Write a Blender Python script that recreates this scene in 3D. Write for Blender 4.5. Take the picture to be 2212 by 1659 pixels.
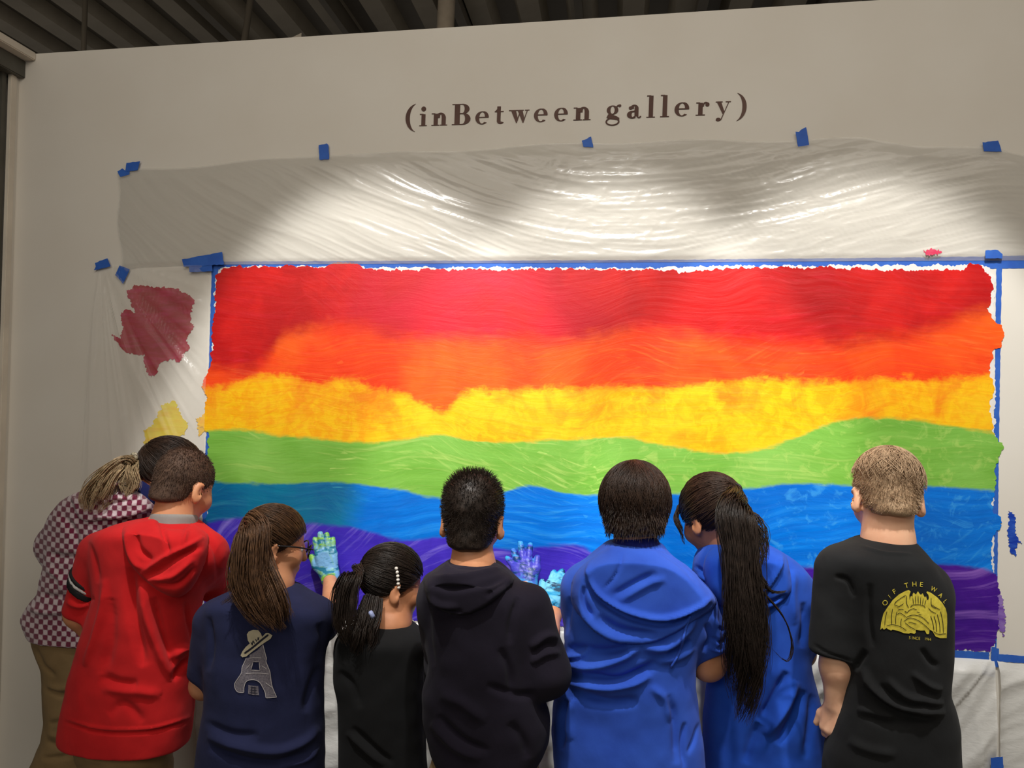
import bpy, bmesh, math, random
import numpy as np
from mathutils import Vector, Matrix
from mathutils.bvhtree import BVHTree
from mathutils.geometry import tessellate_polygon

for _o in list(bpy.data.objects):
    bpy.data.objects.remove(_o, do_unlink=True)
SC = bpy.context.scene
COL = SC.collection
random.seed(7)
RNG = np.random.default_rng(7)

# ------------------------------------------------------------------ camera
IW, IH, FPX = 2212.0, 1659.0, 1660.0
CAM = np.array([0.106, -2.414, 1.526])
YAW, PIT, ROL = math.radians(7.44), math.radians(0.93), math.radians(1.17)
FWD = np.array([-math.sin(YAW) * math.cos(PIT), math.cos(YAW) * math.cos(PIT), math.sin(PIT)])
_rt = np.array([math.cos(YAW), math.sin(YAW), 0.0])
_up = np.cross(_rt, FWD)
RGT = math.cos(ROL) * _rt + math.sin(ROL) * _up
UPV = -math.sin(ROL) * _rt + math.cos(ROL) * _up
_c = bpy.data.cameras.new('camera')
_c.sensor_fit = 'HORIZONTAL'
_c.sensor_width = 36.0
_c.lens = FPX * 36.0 / IW
_c.clip_start = 0.05
_c.clip_end = 60
camo = bpy.data.objects.new('camera', _c)
_m = Matrix.Identity(4)
for _i in range(3):
    _m[_i][0], _m[_i][1], _m[_i][2], _m[_i][3] = RGT[_i], UPV[_i], -FWD[_i], CAM[_i]
camo.matrix_world = _m
COL.objects.link(camo)
SC.camera = camo

# ------------------------------------------------------------------ colour management, world
SC.view_settings.view_transform = 'Standard'
SC.view_settings.look = 'None'
SC.view_settings.exposure = 0.0
SC.view_settings.gamma = 1.0
SC.view_settings.use_curve_mapping = False
_w = bpy.data.worlds.new('world')
SC.world = _w
_w.use_nodes = True
_bg = _w.node_tree.nodes['Background']
_bg.inputs[0].default_value = (1.0, 0.93, 0.83, 1)
_bg.inputs[1].default_value = 0.19

# ------------------------------------------------------------------ lamps of the room, and an added rear fill
def spot(name, loc, aim, watts, deg, blend, size, col):
    l = bpy.data.lights.new(name, 'SPOT')
    l.energy = watts
    l.spot_size = math.radians(deg)
    l.spot_blend = blend
    l.shadow_soft_size = size
    l.color = col
    o = bpy.data.objects.new(name, l)
    o.location = loc
    o.rotation_euler = (Vector(aim) - Vector(loc)).to_track_quat('-Z', 'Y').to_euler()
    COL.objects.link(o)
    return o

SPOT_COL = (1.0, 0.985, 0.95)
for _x in (-0.67, 0.09, 0.83):
    spot('track_spotlight', (_x, -1.40, 3.32), (_x, 0.0, 1.17), 200, 39.5, 0.34, 0.045, SPOT_COL)
_a = bpy.data.lights.new('room_ceiling_light', 'AREA')
_a.shape = 'RECTANGLE'
_a.size, _a.size_y = 3.4, 1.8
_a.energy = 55
_a.color = (1.0, 0.915, 0.80)
_ao = bpy.data.objects.new('room_ceiling_light', _a)
_ao.location = (0.5, -1.75, 3.52)
_ao.rotation_euler = (math.radians(20), 0, 0)
COL.objects.link(_ao)

_a2 = bpy.data.lights.new('rear_fill_light', 'AREA')  # unseen fill added behind the camera to lift the lower left, no known fixture
_a2.shape = 'RECTANGLE'
_a2.size, _a2.size_y = 2.2, 1.2
_a2.energy = 42
_a2.color = (1.0, 0.93, 0.82)
_ao2 = bpy.data.objects.new('rear_fill_light', _a2)
_ao2.location = (-1.3, -4.8, 3.1)
_ao2.rotation_euler = (Vector((-0.9, -0.3, 0.8)) - Vector(_ao2.location)).to_track_quat('-Z', 'Y').to_euler()
COL.objects.link(_ao2)

# ------------------------------------------------------------------ pixel <-> place
def ray(px, py):
    px = np.asarray(px, float); py = np.asarray(py, float)
    return FWD + ((px - IW / 2) / FPX)[..., None] * RGT - ((py - IH / 2) / FPX)[..., None] * UPV
def at(px, py, Y=0.0):
    d = ray(px, py)
    t = (Y - CAM[1]) / d[..., 1]
    return CAM + d * np.asarray(t)[..., None]
def atx(px, py, X):
    d = ray(px, py)
    t = (X - CAM[0]) / d[..., 0]
    return CAM + d * np.asarray(t)[..., None]
def topx(P):
    d = np.asarray(P, float) - CAM
    z = d @ FWD
    return IW / 2 + FPX * (d @ RGT) / z, IH / 2 - FPX * (d @ UPV) / z
def mpp(px, py, Y):
    """metres per pixel at that place"""
    return float((at(px, py, Y) - CAM) @ FWD) / FPX

# ------------------------------------------------------------------ objects
def link(name, me, mat, parent=None, smooth=False):
    o = bpy.data.objects.new(name, me)
    if mat is not None:
        me.materials.append(mat)
    if smooth:
        me.polygons.foreach_set('use_smooth', np.ones(len(me.polygons), bool))
    if parent is not None:
        o.parent = parent
        o.matrix_parent_inverse = Matrix.Translation(-parent.location)   # every parent here sits unrotated at its own world place
    COL.objects.link(o)
    return o
def mesh(name, V, F, mat, parent=None, smooth=False, uv=None):
    me = bpy.data.meshes.new(name)
    V = np.asarray(V, np.float32)
    if isinstance(F, np.ndarray):
        n, k = F.shape
        me.vertices.add(len(V)); me.vertices.foreach_set('co', V.ravel())
        me.loops.add(n * k); me.loops.foreach_set('vertex_index', F.astype(np.int32).ravel())
        me.polygons.add(n); me.polygons.foreach_set('loop_start', np.arange(0, n * k, k, dtype=np.int32))
        me.update(calc_edges=True)
    else:
        me.from_pydata([tuple(map(float, v)) for v in V], [], [tuple(int(i) for i in f) for f in F])
    if uv is not None:
        ul = me.uv_layers.new(name='UVMap')
        li = np.zeros(len(me.loops), np.int32); me.loops.foreach_get('vertex_index', li)
        ul.data.foreach_set('uv', np.asarray(uv, np.float32)[li].ravel())
    return link(name, me, mat, parent, smooth)
def empty(name, loc):
    o = bpy.data.objects.new(name, None)
    o.empty_display_size = 0.1
    o.location = Vector([float(v) for v in loc])
    COL.objects.link(o)
    return o
def tag(o, label=None, cat=None, group=None, kind=None):
    if label: o['label'] = label
    if cat: o['category'] = cat
    if group: o['group'] = group
    if kind: o['kind'] = kind
    return o
def box(name, lo, hi, mat, parent=None, bevel=0.0):
    bm = bmesh.new()
    bmesh.ops.create_cube(bm, size=1.0)
    for v in bm.verts:
        v.co = Vector([(lo[i] + hi[i]) / 2 + v.co[i] * (hi[i] - lo[i]) for i in range(3)])
    if bevel:
        bmesh.ops.bevel(bm, geom=list(bm.edges), offset=bevel, segments=2, affect='EDGES')
    me = bpy.data.meshes.new(name); bm.to_mesh(me); bm.free()
    return link(name, me, mat, parent)
def prism(name, P3, n, thick, mat, parent=None):
    """flat polygon P3 (world points) made solid along n"""
    k = len(P3)
    P3 = np.asarray(P3, float); n = np.asarray(n, float)
    tri = tessellate_polygon([[Vector(p) for p in P3]])
    V = np.vstack([P3, P3 + n * thick])
    F = [tuple(t) for t in tri] + [tuple(i + k for i in t[::-1]) for t in tri]
    F += [(i, (i + 1) % k, (i + 1) % k + k, i + k) for i in range(k)]
    o = mesh(name, V, F, mat, parent)
    bm = bmesh.new(); bm.from_mesh(o.data); bmesh.ops.recalc_face_normals(bm, faces=bm.faces); bm.to_mesh(o.data); bm.free()
    return o

# ------------------------------------------------------------------ colours and materials
def S(r, g, b, a=1.0):
    f = lambda c: (c / 12.92 if c <= 0.04045 else ((c + 0.055) / 1.055) ** 2.4)
    return (f(r / 255), f(g / 255), f(b / 255), a)
class NT:
    def __init__(s, name):
        s.m = bpy.data.materials.new(name); s.m.use_nodes = True
        s.t = s.m.node_tree; s.n = s.t.nodes; s.l = s.t.links
        s.b = s.n['Principled BSDF']
    def new(s, typ, **kw):
        n = s.n.new(typ)
        for k, v in kw.items(): setattr(n, k, v)
        return n
    def set(s, n, i, v):
        if isinstance(v, bpy.types.NodeSocket): s.l.new(v, n.inputs[i])
        else: n.inputs[i].default_value = v
    def math(s, op, a, b=0.0, c=None, clamp=False):
        n = s.new('ShaderNodeMath', operation=op); n.use_clamp = clamp
        s.set(n, 0, a); s.set(n, 1, b)
        if c is not None: s.set(n, 2, c)
        return n.outputs[0]
    def mix(s, f, a, b, typ='MIX'):
        n = s.new('ShaderNodeMix', data_type='RGBA', blend_type=typ)
        s.set(n, 0, f); s.set(n, 6, a); s.set(n, 7, b)
        return n.outputs[2]
    def mapping(s, vec, scale=(1, 1, 1), rot=(0, 0, 0), loc=(0, 0, 0)):
        n = s.new('ShaderNodeMapping'); s.l.new(vec, n.inputs[0])
        n.inputs[1].default_value = loc; n.inputs[2].default_value = rot; n.inputs[3].default_value = scale
        return n.outputs[0]
    def noise(s, vec, scale, detail=3, rough=0.5, dist=0.0, col=False):
        n = s.new('ShaderNodeTexNoise')
        s.l.new(vec, n.inputs['Vector']); n.inputs['Scale'].default_value = scale
        n.inputs['Detail'].default_value = detail; n.inputs['Roughness'].default_value = rough
        n.inputs['Distortion'].default_value = dist
        return n.outputs[1] if col else n.outputs[0]
    def ramp(s, f, stops, interp='LINEAR'):
        n = s.new('ShaderNodeValToRGB'); n.color_ramp.interpolation = interp
        e = n.color_ramp.elements
        while len(e) < len(stops): e.new(0.5)
        for el, (p, c) in zip(e, stops): el.position = p; el.color = c
        s.l.new(f, n.inputs[0]); return n.outputs[0]
    def maprange(s, v, a, b, c=0.0, d=1.0, smooth=False):
        n = s.new('ShaderNodeMapRange'); n.interpolation_type = 'SMOOTHSTEP' if smooth else 'LINEAR'
        s.set(n, 0, v); s.set(n, 1, a); s.set(n, 2, b); s.set(n, 3, c); s.set(n, 4, d); return n.outputs[0]
    def bump(s, h, strength=0.3, dist=0.002):
        n = s.new('ShaderNodeBump'); n.inputs['Strength'].default_value = strength
        n.inputs['Distance'].default_value = dist; s.l.new(h, n.inputs['Height'])
        s.l.new(n.outputs[0], s.b.inputs['Normal'])
    def obj(s): return s.new('ShaderNodeTexCoord').outputs['Object']
    def base(s, c): s.set(s.b, 'Base Color', c)
    def p(s, **kw):
        for k, v in kw.items(): s.set(s.b, k.replace('_', ' '), v)
        return s
def flat(name, c, rough=0.6, c2=None, scale=30, bump=0.15, bdist=0.001, spec=0.4):
    t = NT(name); v = t.obj(); nz = t.noise(v, scale, 4)
    c2 = c2 or tuple(x * 0.86 for x in c[:3]) + (1,)
    t.base(t.mix(t.maprange(nz, 0.35, 0.65), c, c2)); t.p(Roughness=rough, Specular_IOR_Level=spec)
    if bump: t.bump(nz, bump, bdist)
    return t.m
def cloth(name, c, c2=None, rough=0.9, weave=900, sheen=0.05, wr=0.35):
    t = NT(name); v = t.obj()
    big = t.noise(v, 14, 4); fine = t.noise(v, weave, 2, 0.6)
    c2 = c2 or tuple(x * 0.82 for x in c[:3]) + (1,)
    k = t.mix(t.maprange(big, 0.3, 0.7), c, c2)
    t.base(t.mix(t.maprange(fine, 0.2, 0.8, 0.0, 0.25), k, tuple(x * 0.6 for x in c[:3]) + (1,)))
    t.p(Roughness=rough, Specular_IOR_Level=0.12, Sheen_Weight=sheen, Sheen_Roughness=0.6)
    w = t.noise(t.mapping(v, (1, 1, 0.6)), 22, 3, 0.5, 0.6)
    t.bump(t.math('ADD', t.math('MULTIPLY', fine, 0.12), w), wr, 0.006)
    return t.m
def hairmat(name, c, c2, rough=0.42):
    t = NT(name); v = t.obj()
    nz = t.noise(v, 60, 4, 0.6); n2 = t.noise(v, 9, 2)
    k = t.mix(t.maprange(nz, 0.3, 0.7), c, c2)
    t.base(t.mix(t.maprange(n2, 0.35, 0.75, 0, 0.5), k, c2))
    t.p(Roughness=rough, Specular_IOR_Level=0.22)
    t.bump(t.noise(v, 420, 2), 0.25, 0.002)
    return t.m
def skinmat(name, c, c2):
    t = NT(name); v = t.obj()
    nz = t.noise(v, 26, 4)
    t.base(t.mix(t.maprange(nz, 0.3, 0.75), c, c2))
    t.p(Roughness=0.52, Specular_IOR_Level=0.35, Subsurface_Weight=0.06, Subsurface_Scale=0.02)
    t.b.inputs['Subsurface Radius'].default_value = (1.0, 0.35, 0.2)
    t.bump(t.noise(v, 300, 2), 0.08, 0.001)
    return t.m

# ------------------------------------------------------------------ numpy noise
def _hash(i, j, k, seed):
    h = (i.astype(np.int64) * 374761393 + j.astype(np.int64) * 668265263 + k.astype(np.int64) * 2147483647 + seed * 974634777) & 0xffffffff
    h = ((h ^ (h >> 13)) * 1274126177) & 0xffffffff
    h = h ^ (h >> 16)
    return (h & 0xffffff) / float(0xffffff)
def vnoise(x, y, z=None, seed=0):
    x = np.asarray(x, float); y = np.asarray(y, float)
    z = np.zeros_like(x) if z is None else np.asarray(z, float)
    i, j, k = np.floor(x), np.floor(y), np.floor(z)
    fx, fy, fz = x - i, y - j, z - k
    fx, fy, fz = [f * f * (3 - 2 * f) for f in (fx, fy, fz)]
    r = 0
    for a in (0, 1):
        for b in (0, 1):
            for c in (0, 1):
                wgt = (fx if a else 1 - fx) * (fy if b else 1 - fy) * (fz if c else 1 - fz)
                r = r + wgt * _hash(i + a, j + b, k + c, seed)
    return r

# ------------------------------------------------------------------ implicit surfaces -> mesh
def smin(a, b, k):
    if k <= 0: return np.minimum(a, b)
    h = np.maximum(k - np.abs(a - b), 0) / k
    return np.minimum(a, b) - h * h * k * 0.25
def smax(a, b, k): return -smin(-a, -b, k)
def unit(v):
    v = np.asarray(v, float); return v / np.linalg.norm(v)
class Field:
    def __init__(s, lo, hi, h):
        s.lo = np.asarray(lo, float); s.h = h
        n = np.ceil((np.asarray(hi, float) - s.lo) / h).astype(int) + 1
        s.ax = [s.lo[i] + h * np.arange(n[i]) for i in range(3)]
        s.D = np.full(n, 0.5, np.float32)
    def sub(s, lo, hi):
        sl = []
        for i in range(3):
            a = int(max(0, math.floor((lo[i] - s.lo[i]) / s.h))); b = int(min(len(s.ax[i]), math.ceil((hi[i] - s.lo[i]) / s.h) + 1))
            if b <= a: return None
            sl.append(slice(a, b))
        X = s.ax[0][sl[0]][:, None, None].astype(np.float32); Y = s.ax[1][sl[1]][None, :, None].astype(np.float32); Z = s.ax[2][sl[2]][None, None, :].astype(np.float32)
        return tuple(sl), X, Y, Z
    def put(s, lo, hi, fn, k=0.0, op='u'):
        m = k + 2.5 * s.h
        q = s.sub(np.asarray(lo) - m, np.asarray(hi) + m)
        if q is None: return
        sl, X, Y, Z = q
        d = fn(X, Y, Z).astype(np.float32)
        s.D[sl] = smin(s.D[sl], d, k) if op == 'u' else smax(s.D[sl], -d, k)
    def cap(s, a, b, ra, rb, k=0.02, op='u', cut=False):
        a = np.asarray(a, float); b = np.asarray(b, float); ab = b - a; L2 = float(ab @ ab) + 1e-12; L = math.sqrt(L2)
        def fn(X, Y, Z):
            t = ((X - a[0]) * ab[0] + (Y - a[1]) * ab[1] + (Z - a[2]) * ab[2]) / L2
            tc = np.clip(t, 0, 1)
            d = np.sqrt((X - a[0] - tc * ab[0]) ** 2 + (Y - a[1] - tc * ab[1]) ** 2 + (Z - a[2] - tc * ab[2]) ** 2) - (ra + (rb - ra) * tc)
            if cut: d = smax(d, (t - 1) * L, 0.012)
            return d
        r = max(ra, rb)
        s.put(np.minimum(a, b) - r, np.maximum(a, b) + r, fn, k, op)
    def chain(s, pts, rad, k=0.02, cut=False):
        for i in range(len(pts) - 1):
            s.cap(pts[i], pts[i + 1], rad[i], rad[i + 1], k, cut=cut and i == len(pts) - 2)
    def ell(s, c, r, R=None, k=0.02, op='u'):
        c = np.asarray(c, float); r = np.asarray(r, float); R = np.eye(3) if R is None else np.asarray(R)
        def fn(X, Y, Z):
            dx, dy, dz = X - c[0], Y - c[1], Z - c[2]
            q = [dx * R[0, i] + dy * R[1, i] + dz * R[2, i] for i in range(3)]
            k0 = np.sqrt(sum((q[i] / r[i]) ** 2 for i in range(3))); k1 = np.sqrt(sum((q[i] / r[i] ** 2) ** 2 for i in range(3))) + 1e-9
            return k0 * (k0 - 1) / k1
        e = np.sqrt((R ** 2) @ (r ** 2))
        s.put(c - e, c + e, fn, k, op)
    def loft(s, sec, k=0.02, n=2.4, smooth=0.010, cap=0.012):
        """sec rows: z, cx, cy, half width, half depth (any order)"""
        sec = np.array(sorted(sec)); z = sec[:, 0]
        zz = np.arange(z[0] - 0.03, z[-1] + 0.03, 0.002)
        prof = [np.interp(zz, z, sec[:, i]) for i in range(1, 5)]
        g = np.exp(-0.5 * (np.arange(-20, 21) * 0.002 / smooth) ** 2); g /= g.sum()
        prof = [np.convolve(np.pad(p, 20, mode='edge'), g, 'valid') for p in prof]
        lo = [(sec[:, 1] - sec[:, 3]).min(), (sec[:, 2] - sec[:, 4]).min(), z[0]]
        hi = [(sec[:, 1] + sec[:, 3]).max(), (sec[:, 2] + sec[:, 4]).max(), z[-1]]
        def fn(X, Y, Z):
            cx, cy, a, b = [np.interp(Z, zz, p).astype(np.float32) for p in prof]
            q = ((np.abs(X - cx) / a) ** n + (np.abs(Y - cy) / b) ** n) ** (1.0 / n)
            d = (q - 1) * np.minimum(a, b)
            return smax(smax(d, Z - z[-1], cap), z[0] - Z, cap * 0.4)
        s.put(np.array(lo), np.array(hi), fn, k)
    def mesh(s):
        D = s.D; sg = D < 0
        cnt = np.zeros([d - 1 for d in D.shape], np.int8)
        O = [(a, b, c) for a in (0, 1) for b in (0, 1) for c in (0, 1)]
        n0, n1, n2 = D.shape
        for a, b, c in O: cnt += sg[a:n0 - 1 + a, b:n1 - 1 + b, c:n2 - 1 + c]
        act = (cnt > 0) & (cnt < 8)
        idx = np.argwhere(act); i, j, k = idx.T
        acc = np.zeros((len(idx), 3)); num = np.zeros(len(idx))
        for a in O:
            for ax in range(3):
                if a[ax]: continue
                b = list(a); b[ax] = 1
                da = D[i + a[0], j + a[1], k + a[2]]; db = D[i + b[0], j + b[1], k + b[2]]
                m = (da < 0) != (db < 0)
                t = np.where(m, da / np.where(m, da - db, 1), 0)
                p = np.array(a, float) + 0 * acc; p[:, ax] += t
                acc[m] += p[m]; num[m] += 1
        V = s.lo + s.h * (idx + acc / num[:, None])
        cid = np.full(act.shape, -1, np.int32); cid[act] = np.arange(len(idx))
        Q = []
        for ax in range(3):
            sl0 = [slice(1, -1)] * 3; sl1 = [slice(1, -1)] * 3
            sl0[ax] = slice(0, -1); sl1[ax] = slice(1, None)
            s0 = sg[tuple(sl0)]; s1 = sg[tuple(sl1)]
            e = np.argwhere(s0 != s1)
            ins = s0[s0 != s1]
            e = e + 1; e[:, ax] -= 1
            u, w = (ax + 1) % 3, (ax + 2) % 3
            def cc(du, dw):
                f = e.copy(); f[:, u] += du; f[:, w] += dw
                return cid[f[:, 0], f[:, 1], f[:, 2]]
            q = np.stack([cc(-1, -1), cc(0, -1), cc(0, 0), cc(-1, 0)], 1)
            q[~ins] = q[~ins][:, ::-1]
            Q.append(q)
        F = np.vstack(Q)
        F = F[(F >= 0).all(1)]
        return V, F
def vnormals(V, F):
    n = np.cross(V[F[:, 2]] - V[F[:, 0]], V[F[:, 3 % F.shape[1]]] - V[F[:, 1]])
    N = np.zeros_like(V)
    for c in range(F.shape[1]): np.add.at(N, F[:, c], n)
    return N / (np.linalg.norm(N, axis=1, keepdims=True) + 1e-12)
def relax(V, F, it=2, lam=0.5):
    e = np.vstack([F[:, [i, (i + 1) % F.shape[1]]] for i in range(F.shape[1])])
    cnt = np.bincount(e[:, 0], minlength=len(V)) + np.bincount(e[:, 1], minlength=len(V))
    for _ in range(it):
        A = np.zeros_like(V)
        for d in range(3):
            A[:, d] = np.bincount(e[:, 0], V[e[:, 1], d], len(V)) + np.bincount(e[:, 1], V[e[:, 0], d], len(V))
        V = V + lam * (A / np.maximum(cnt, 1)[:, None] - V)
    return V

# ------------------------------------------------------------------ cloth relief: folds laid on a garment
def catmull(pts, step):
    P = np.asarray(pts, float)
    P = np.vstack([2 * P[0] - P[1], P, 2 * P[-1] - P[-2]])
    out = []
    for i in range(1, len(P) - 2):
        n = max(2, int(np.linalg.norm(P[i + 1] - P[i]) / step))
        t = np.linspace(0, 1, n, endpoint=False)[:, None]
        a, b, c, d = P[i - 1], P[i], P[i + 1], P[i + 2]
        out.append(0.5 * ((2 * b) + (c - a) * t + (2 * a - 5 * b + 4 * c - d) * t * t + (3 * b - a - 3 * c + d) * t ** 3))
    out.append(P[-2][None])
    return np.vstack(out)
class Relief:
    def __init__(s, x0, y0, x1, y1, st=2.0):
        s.x0, s.y0, s.st = x0, y0, st
        s.X, s.Y = np.meshgrid(np.arange(x0, x1, st), np.arange(y0, y1, st), indexing='ij')
        s.H = np.zeros_like(s.X)
    def fold(s, pts, w, h, step=False):
        """ridge (h>0) or groove (h<0) of half width w px along pts; step: one sided crease (left of travel is raised)"""
        C = catmull(pts, max(2.0, w * 0.35)); n = len(C)
        tap = np.clip(np.minimum(np.arange(n), np.arange(n)[::-1]) / (0.22 * n + 1e-6), 0, 1) ** 0.7
        m = 4 * w
        a = (s.X[:, 0] > C[:, 0].min() - m) & (s.X[:, 0] < C[:, 0].max() + m); b = (s.Y[0] > C[:, 1].min() - m) & (s.Y[0] < C[:, 1].max() + m)
        ia, ib = np.where(a)[0], np.where(b)[0]
        if not len(ia) or not len(ib): return
        sl = (slice(ia[0], ia[-1] + 1), slice(ib[0], ib[-1] + 1))
        X, Y = s.X[sl], s.Y[sl]
        best = np.full(X.shape, 1e9); val = np.zeros(X.shape); sd = np.zeros(X.shape)
        T = np.gradient(C, axis=0)
        for i in range(n):
            dx, dy = X - C[i, 0], Y - C[i, 1]
            d = dx * dx + dy * dy; q = d < best
            best[q] = d[q]; val[q] = tap[i]
            sd[q] = (T[i, 0] * dy - T[i, 1] * dx)[q] / (np.hypot(*T[i]) + 1e-9)
        g = np.exp(-0.5 * best / (w * 0.6) ** 2)
        if step:
            fall = np.exp(-0.5 * np.maximum(-sd, 0) ** 2 / (w * 2.2) ** 2) * np.clip(0.5 - sd / (w * 0.5), 0, 1)
            s.H[sl] += h * val * fall * np.exp(-0.5 * np.maximum(best - sd ** 2, 0) / (w * w))
        else:
            s.H[sl] += h * val * g
    def bump(s, x, y, rx, ry, h, ang=0.0):
        c, d = math.cos(ang), math.sin(ang)
        u = ((s.X - x) * c + (s.Y - y) * d) / rx; v = (-(s.X - x) * d + (s.Y - y) * c) / ry
        s.H += h * np.exp(-0.5 * (u * u + v * v) * 2.5)
    def sample(s, px, py):
        u = np.clip((px - s.x0) / s.st, 0, s.H.shape[0] - 1.001); v = np.clip((py - s.y0) / s.st, 0, s.H.shape[1] - 1.001)
        i, j = u.astype(int), v.astype(int); f, g = u - i, v - j
        H = s.H
        r = H[i, j] * (1 - f) * (1 - g) + H[i + 1, j] * f * (1 - g) + H[i, j + 1] * (1 - f) * g + H[i + 1, j + 1] * f * g
        ins = (px > s.x0) & (px < s.x0 + s.st * H.shape[0]) & (py > s.y0) & (py < s.y0 + s.st * H.shape[1])
        return r * ins
def apply_relief(V, F, rel, noise=0.003, nscale=11.0, seed=1, stretch=(1, 1, 1)):
    N = vnormals(V, F)
    d = np.zeros(len(V))
    if rel is not None:
        px, py = topx(V)
        view = CAM - V; view /= np.linalg.norm(view, axis=1, keepdims=True)
        w = np.clip((N * view).sum(1) * 1.7, 0, 1)
        d += 1.25 * rel.sample(px, py) * w
    if noise:
        q = V * nscale * np.array(stretch)
        d += noise * (vnoise(q[:, 0], q[:, 1], q[:, 2], seed) - 0.5) * 2
        q = q * 2.7
        d += noise * 0.45 * (vnoise(q[:, 0], q[:, 1], q[:, 2], seed + 5) - 0.5) * 2
    return V + N * d[:, None]
def poly_sdf(poly, X, Y):
    """signed distance in px (negative inside)"""
    P = np.asarray(poly, float); Q = np.roll(P, -1, 0)
    best = np.full(X.shape, 1e9); ins = np.zeros(X.shape, bool)
    for a, b in zip(P, Q):
        e = b - a; wx, wy = X - a[0], Y - a[1]
        t = np.clip((wx * e[0] + wy * e[1]) / (e @ e + 1e-9), 0, 1)
        best = np.minimum(best, (wx - t * e[0]) ** 2 + (wy - t * e[1]) ** 2)
        c = ((a[1] <= Y) & (b[1] > Y)) | ((b[1] <= Y) & (a[1] > Y))
        with np.errstate(divide='ignore', invalid='ignore'):
            xi = a[0] + (Y - a[1]) / (b[1] - a[1] + 1e-12) * e[0]
        ins ^= c & (X < xi)
    d = np.sqrt(best)
    return np.where(ins, -d, d)
def pillow(base, poly, T, w, keep=0.03):
    """a padded piece (hood) lying on the camera side of a garment field: returns a new Field"""
    x0, y0 = np.min(poly, 0) - 12; x1, y1 = np.max(poly, 0) + 12
    GX, GY = np.meshgrid(np.arange(x0, x1, 2.0), np.arange(y0, y1, 2.0), indexing='ij')
    sd = poly_sdf(catmull(list(poly) + [poly[0]], 6)[:-1], GX, GY)
    F = Field(base.lo, base.lo + base.h, base.h); F.ax = base.ax; F.D = np.full(base.D.shape, 0.5, np.float32)
    X, Y, Z = np.meshgrid(*base.ax, indexing='ij', sparse=True)
    P0 = np.stack(np.broadcast_arrays(X, Y, Z), -1)
    near = np.abs(base.D) < T + 4 * base.h
    P = P0[near]
    px, py = topx(P)
    u = np.clip((px - x0) / 2, 0, GX.shape[0] - 1.01).astype(int); v = np.clip((py - y0) / 2, 0, GX.shape[1] - 1.01).astype(int)
    d = sd[u, v]
    t = np.clip(-d / w, 0, 1)
    h = T * np.sqrt(np.clip(1 - (1 - t) ** 2, 0, 1))
    val = np.maximum(base.D[near] - h, d * 0.001)
    val = np.maximum(val, -(base.D[near] + keep))
    F.D[near] = np.maximum(val, np.where(d > 8, 0.02, -1))
    return F

# ------------------------------------------------------------------ strands
def strands(P, r0, r1=None, sides=3):
    """P: (S,N,3) centre lines; returns V,F of thin tapering tubes"""
    S_, N, _ = P.shape
    r1 = r0 * 0.25 if r1 is None else r1
    T = np.gradient(P, axis=1); T /= np.linalg.norm(T, axis=2, keepdims=True) + 1e-12
    ref = np.where(np.abs(T[..., 1:2]) < 0.9, np.array([0, 1.0, 0]), np.array([1.0, 0, 0]))
    A = np.cross(T, ref); A /= np.linalg.norm(A, axis=2, keepdims=True) + 1e-12
    B = np.cross(T, A)
    t = np.linspace(0, 1, N)
    rad = (r0 + (r1 - r0) * np.clip((t - 0.55) / 0.45, 0, 1))[None, :, None]
    rings = [P + rad * (math.cos(a) * A + math.sin(a) * B) for a in np.arange(sides) * 2 * math.pi / sides]
    V = np.stack(rings, 2).reshape(-1, 3)
    idx = np.arange(S_ * N * sides).reshape(S_, N, sides)
    a = idx[:, :-1, :]; b = idx[:, 1:, :]
    F = np.stack([a, np.roll(a, -1, 2), np.roll(b, -1, 2), b], -1).reshape(-1, 4)
    return V, F
def joinVF(*parts):
    V, F, o = [], [], 0
    for v, f in parts:
        V.append(v); F.append(f + o); o += len(v)
    return np.vstack(V), np.vstack(F)
def bundle(path, R, n, seed, curl=0.006, freq=2.0, N=16, r=0.0011, spread=1.0):
    """hair tail: path 3D guide points, R radii along it"""
    g = np.random.default_rng(seed)
    C = catmull(path, 0.01)
    s = np.linspace(0, 1, len(C)); t = np.linspace(0, 1, N)
    C = np.stack([np.interp(t, s, C[:, i]) for i in range(3)], 1)
    Rt = np.interp(t, np.linspace(0, 1, len(R)), R) * 0.80
    T = np.gradient(C, axis=0); T /= np.linalg.norm(T, axis=1, keepdims=True)
    A = np.cross(T, [0, 1.0, 0.05]); A /= np.linalg.norm(A, axis=1, keepdims=True); B = np.cross(T, A)
    nc = max(4, n // 22); cl = g.integers(0, nc, n)                 # hair hangs in locks
    rad = np.sqrt(g.random(nc)); th = g.random(nc) * 2 * math.pi
    oa = (rad * np.cos(th))[cl] + .20 * g.normal(size=n); ob = (rad * np.sin(th) * 0.75)[cl] + .16 * g.normal(size=n)
    end = (0.70 + 0.30 * g.random(nc))[cl] * (0.92 + .08 * g.random(n))
    tt = t[None, :] * end[:, None]
    ix = tt * (N - 1); i0 = np.minimum(ix.astype(int), N - 2); f = (ix - i0)[..., None]
    ip = lambda arr: arr[i0] * (1 - f) + arr[i0 + 1] * f
    Rr = ip(Rt[:, None])
    ph = (g.random(nc) * 6.28)[cl][:, None, None] + .5 * g.normal(size=(n, 1, 1))
    wob = curl * tt[..., None] * np.concatenate([np.sin(tt[..., None] * freq * 6.28 + ph), np.cos(tt[..., None] * freq * 5.1 + ph * 1.7), 0 * ph + 0 * tt[..., None]], 2)
    P = ip(C) + Rr * (oa[:, None, None] * ip(A) + ob[:, None, None] * ip(B)) * spread + wob
    return strands(P, r)
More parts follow.
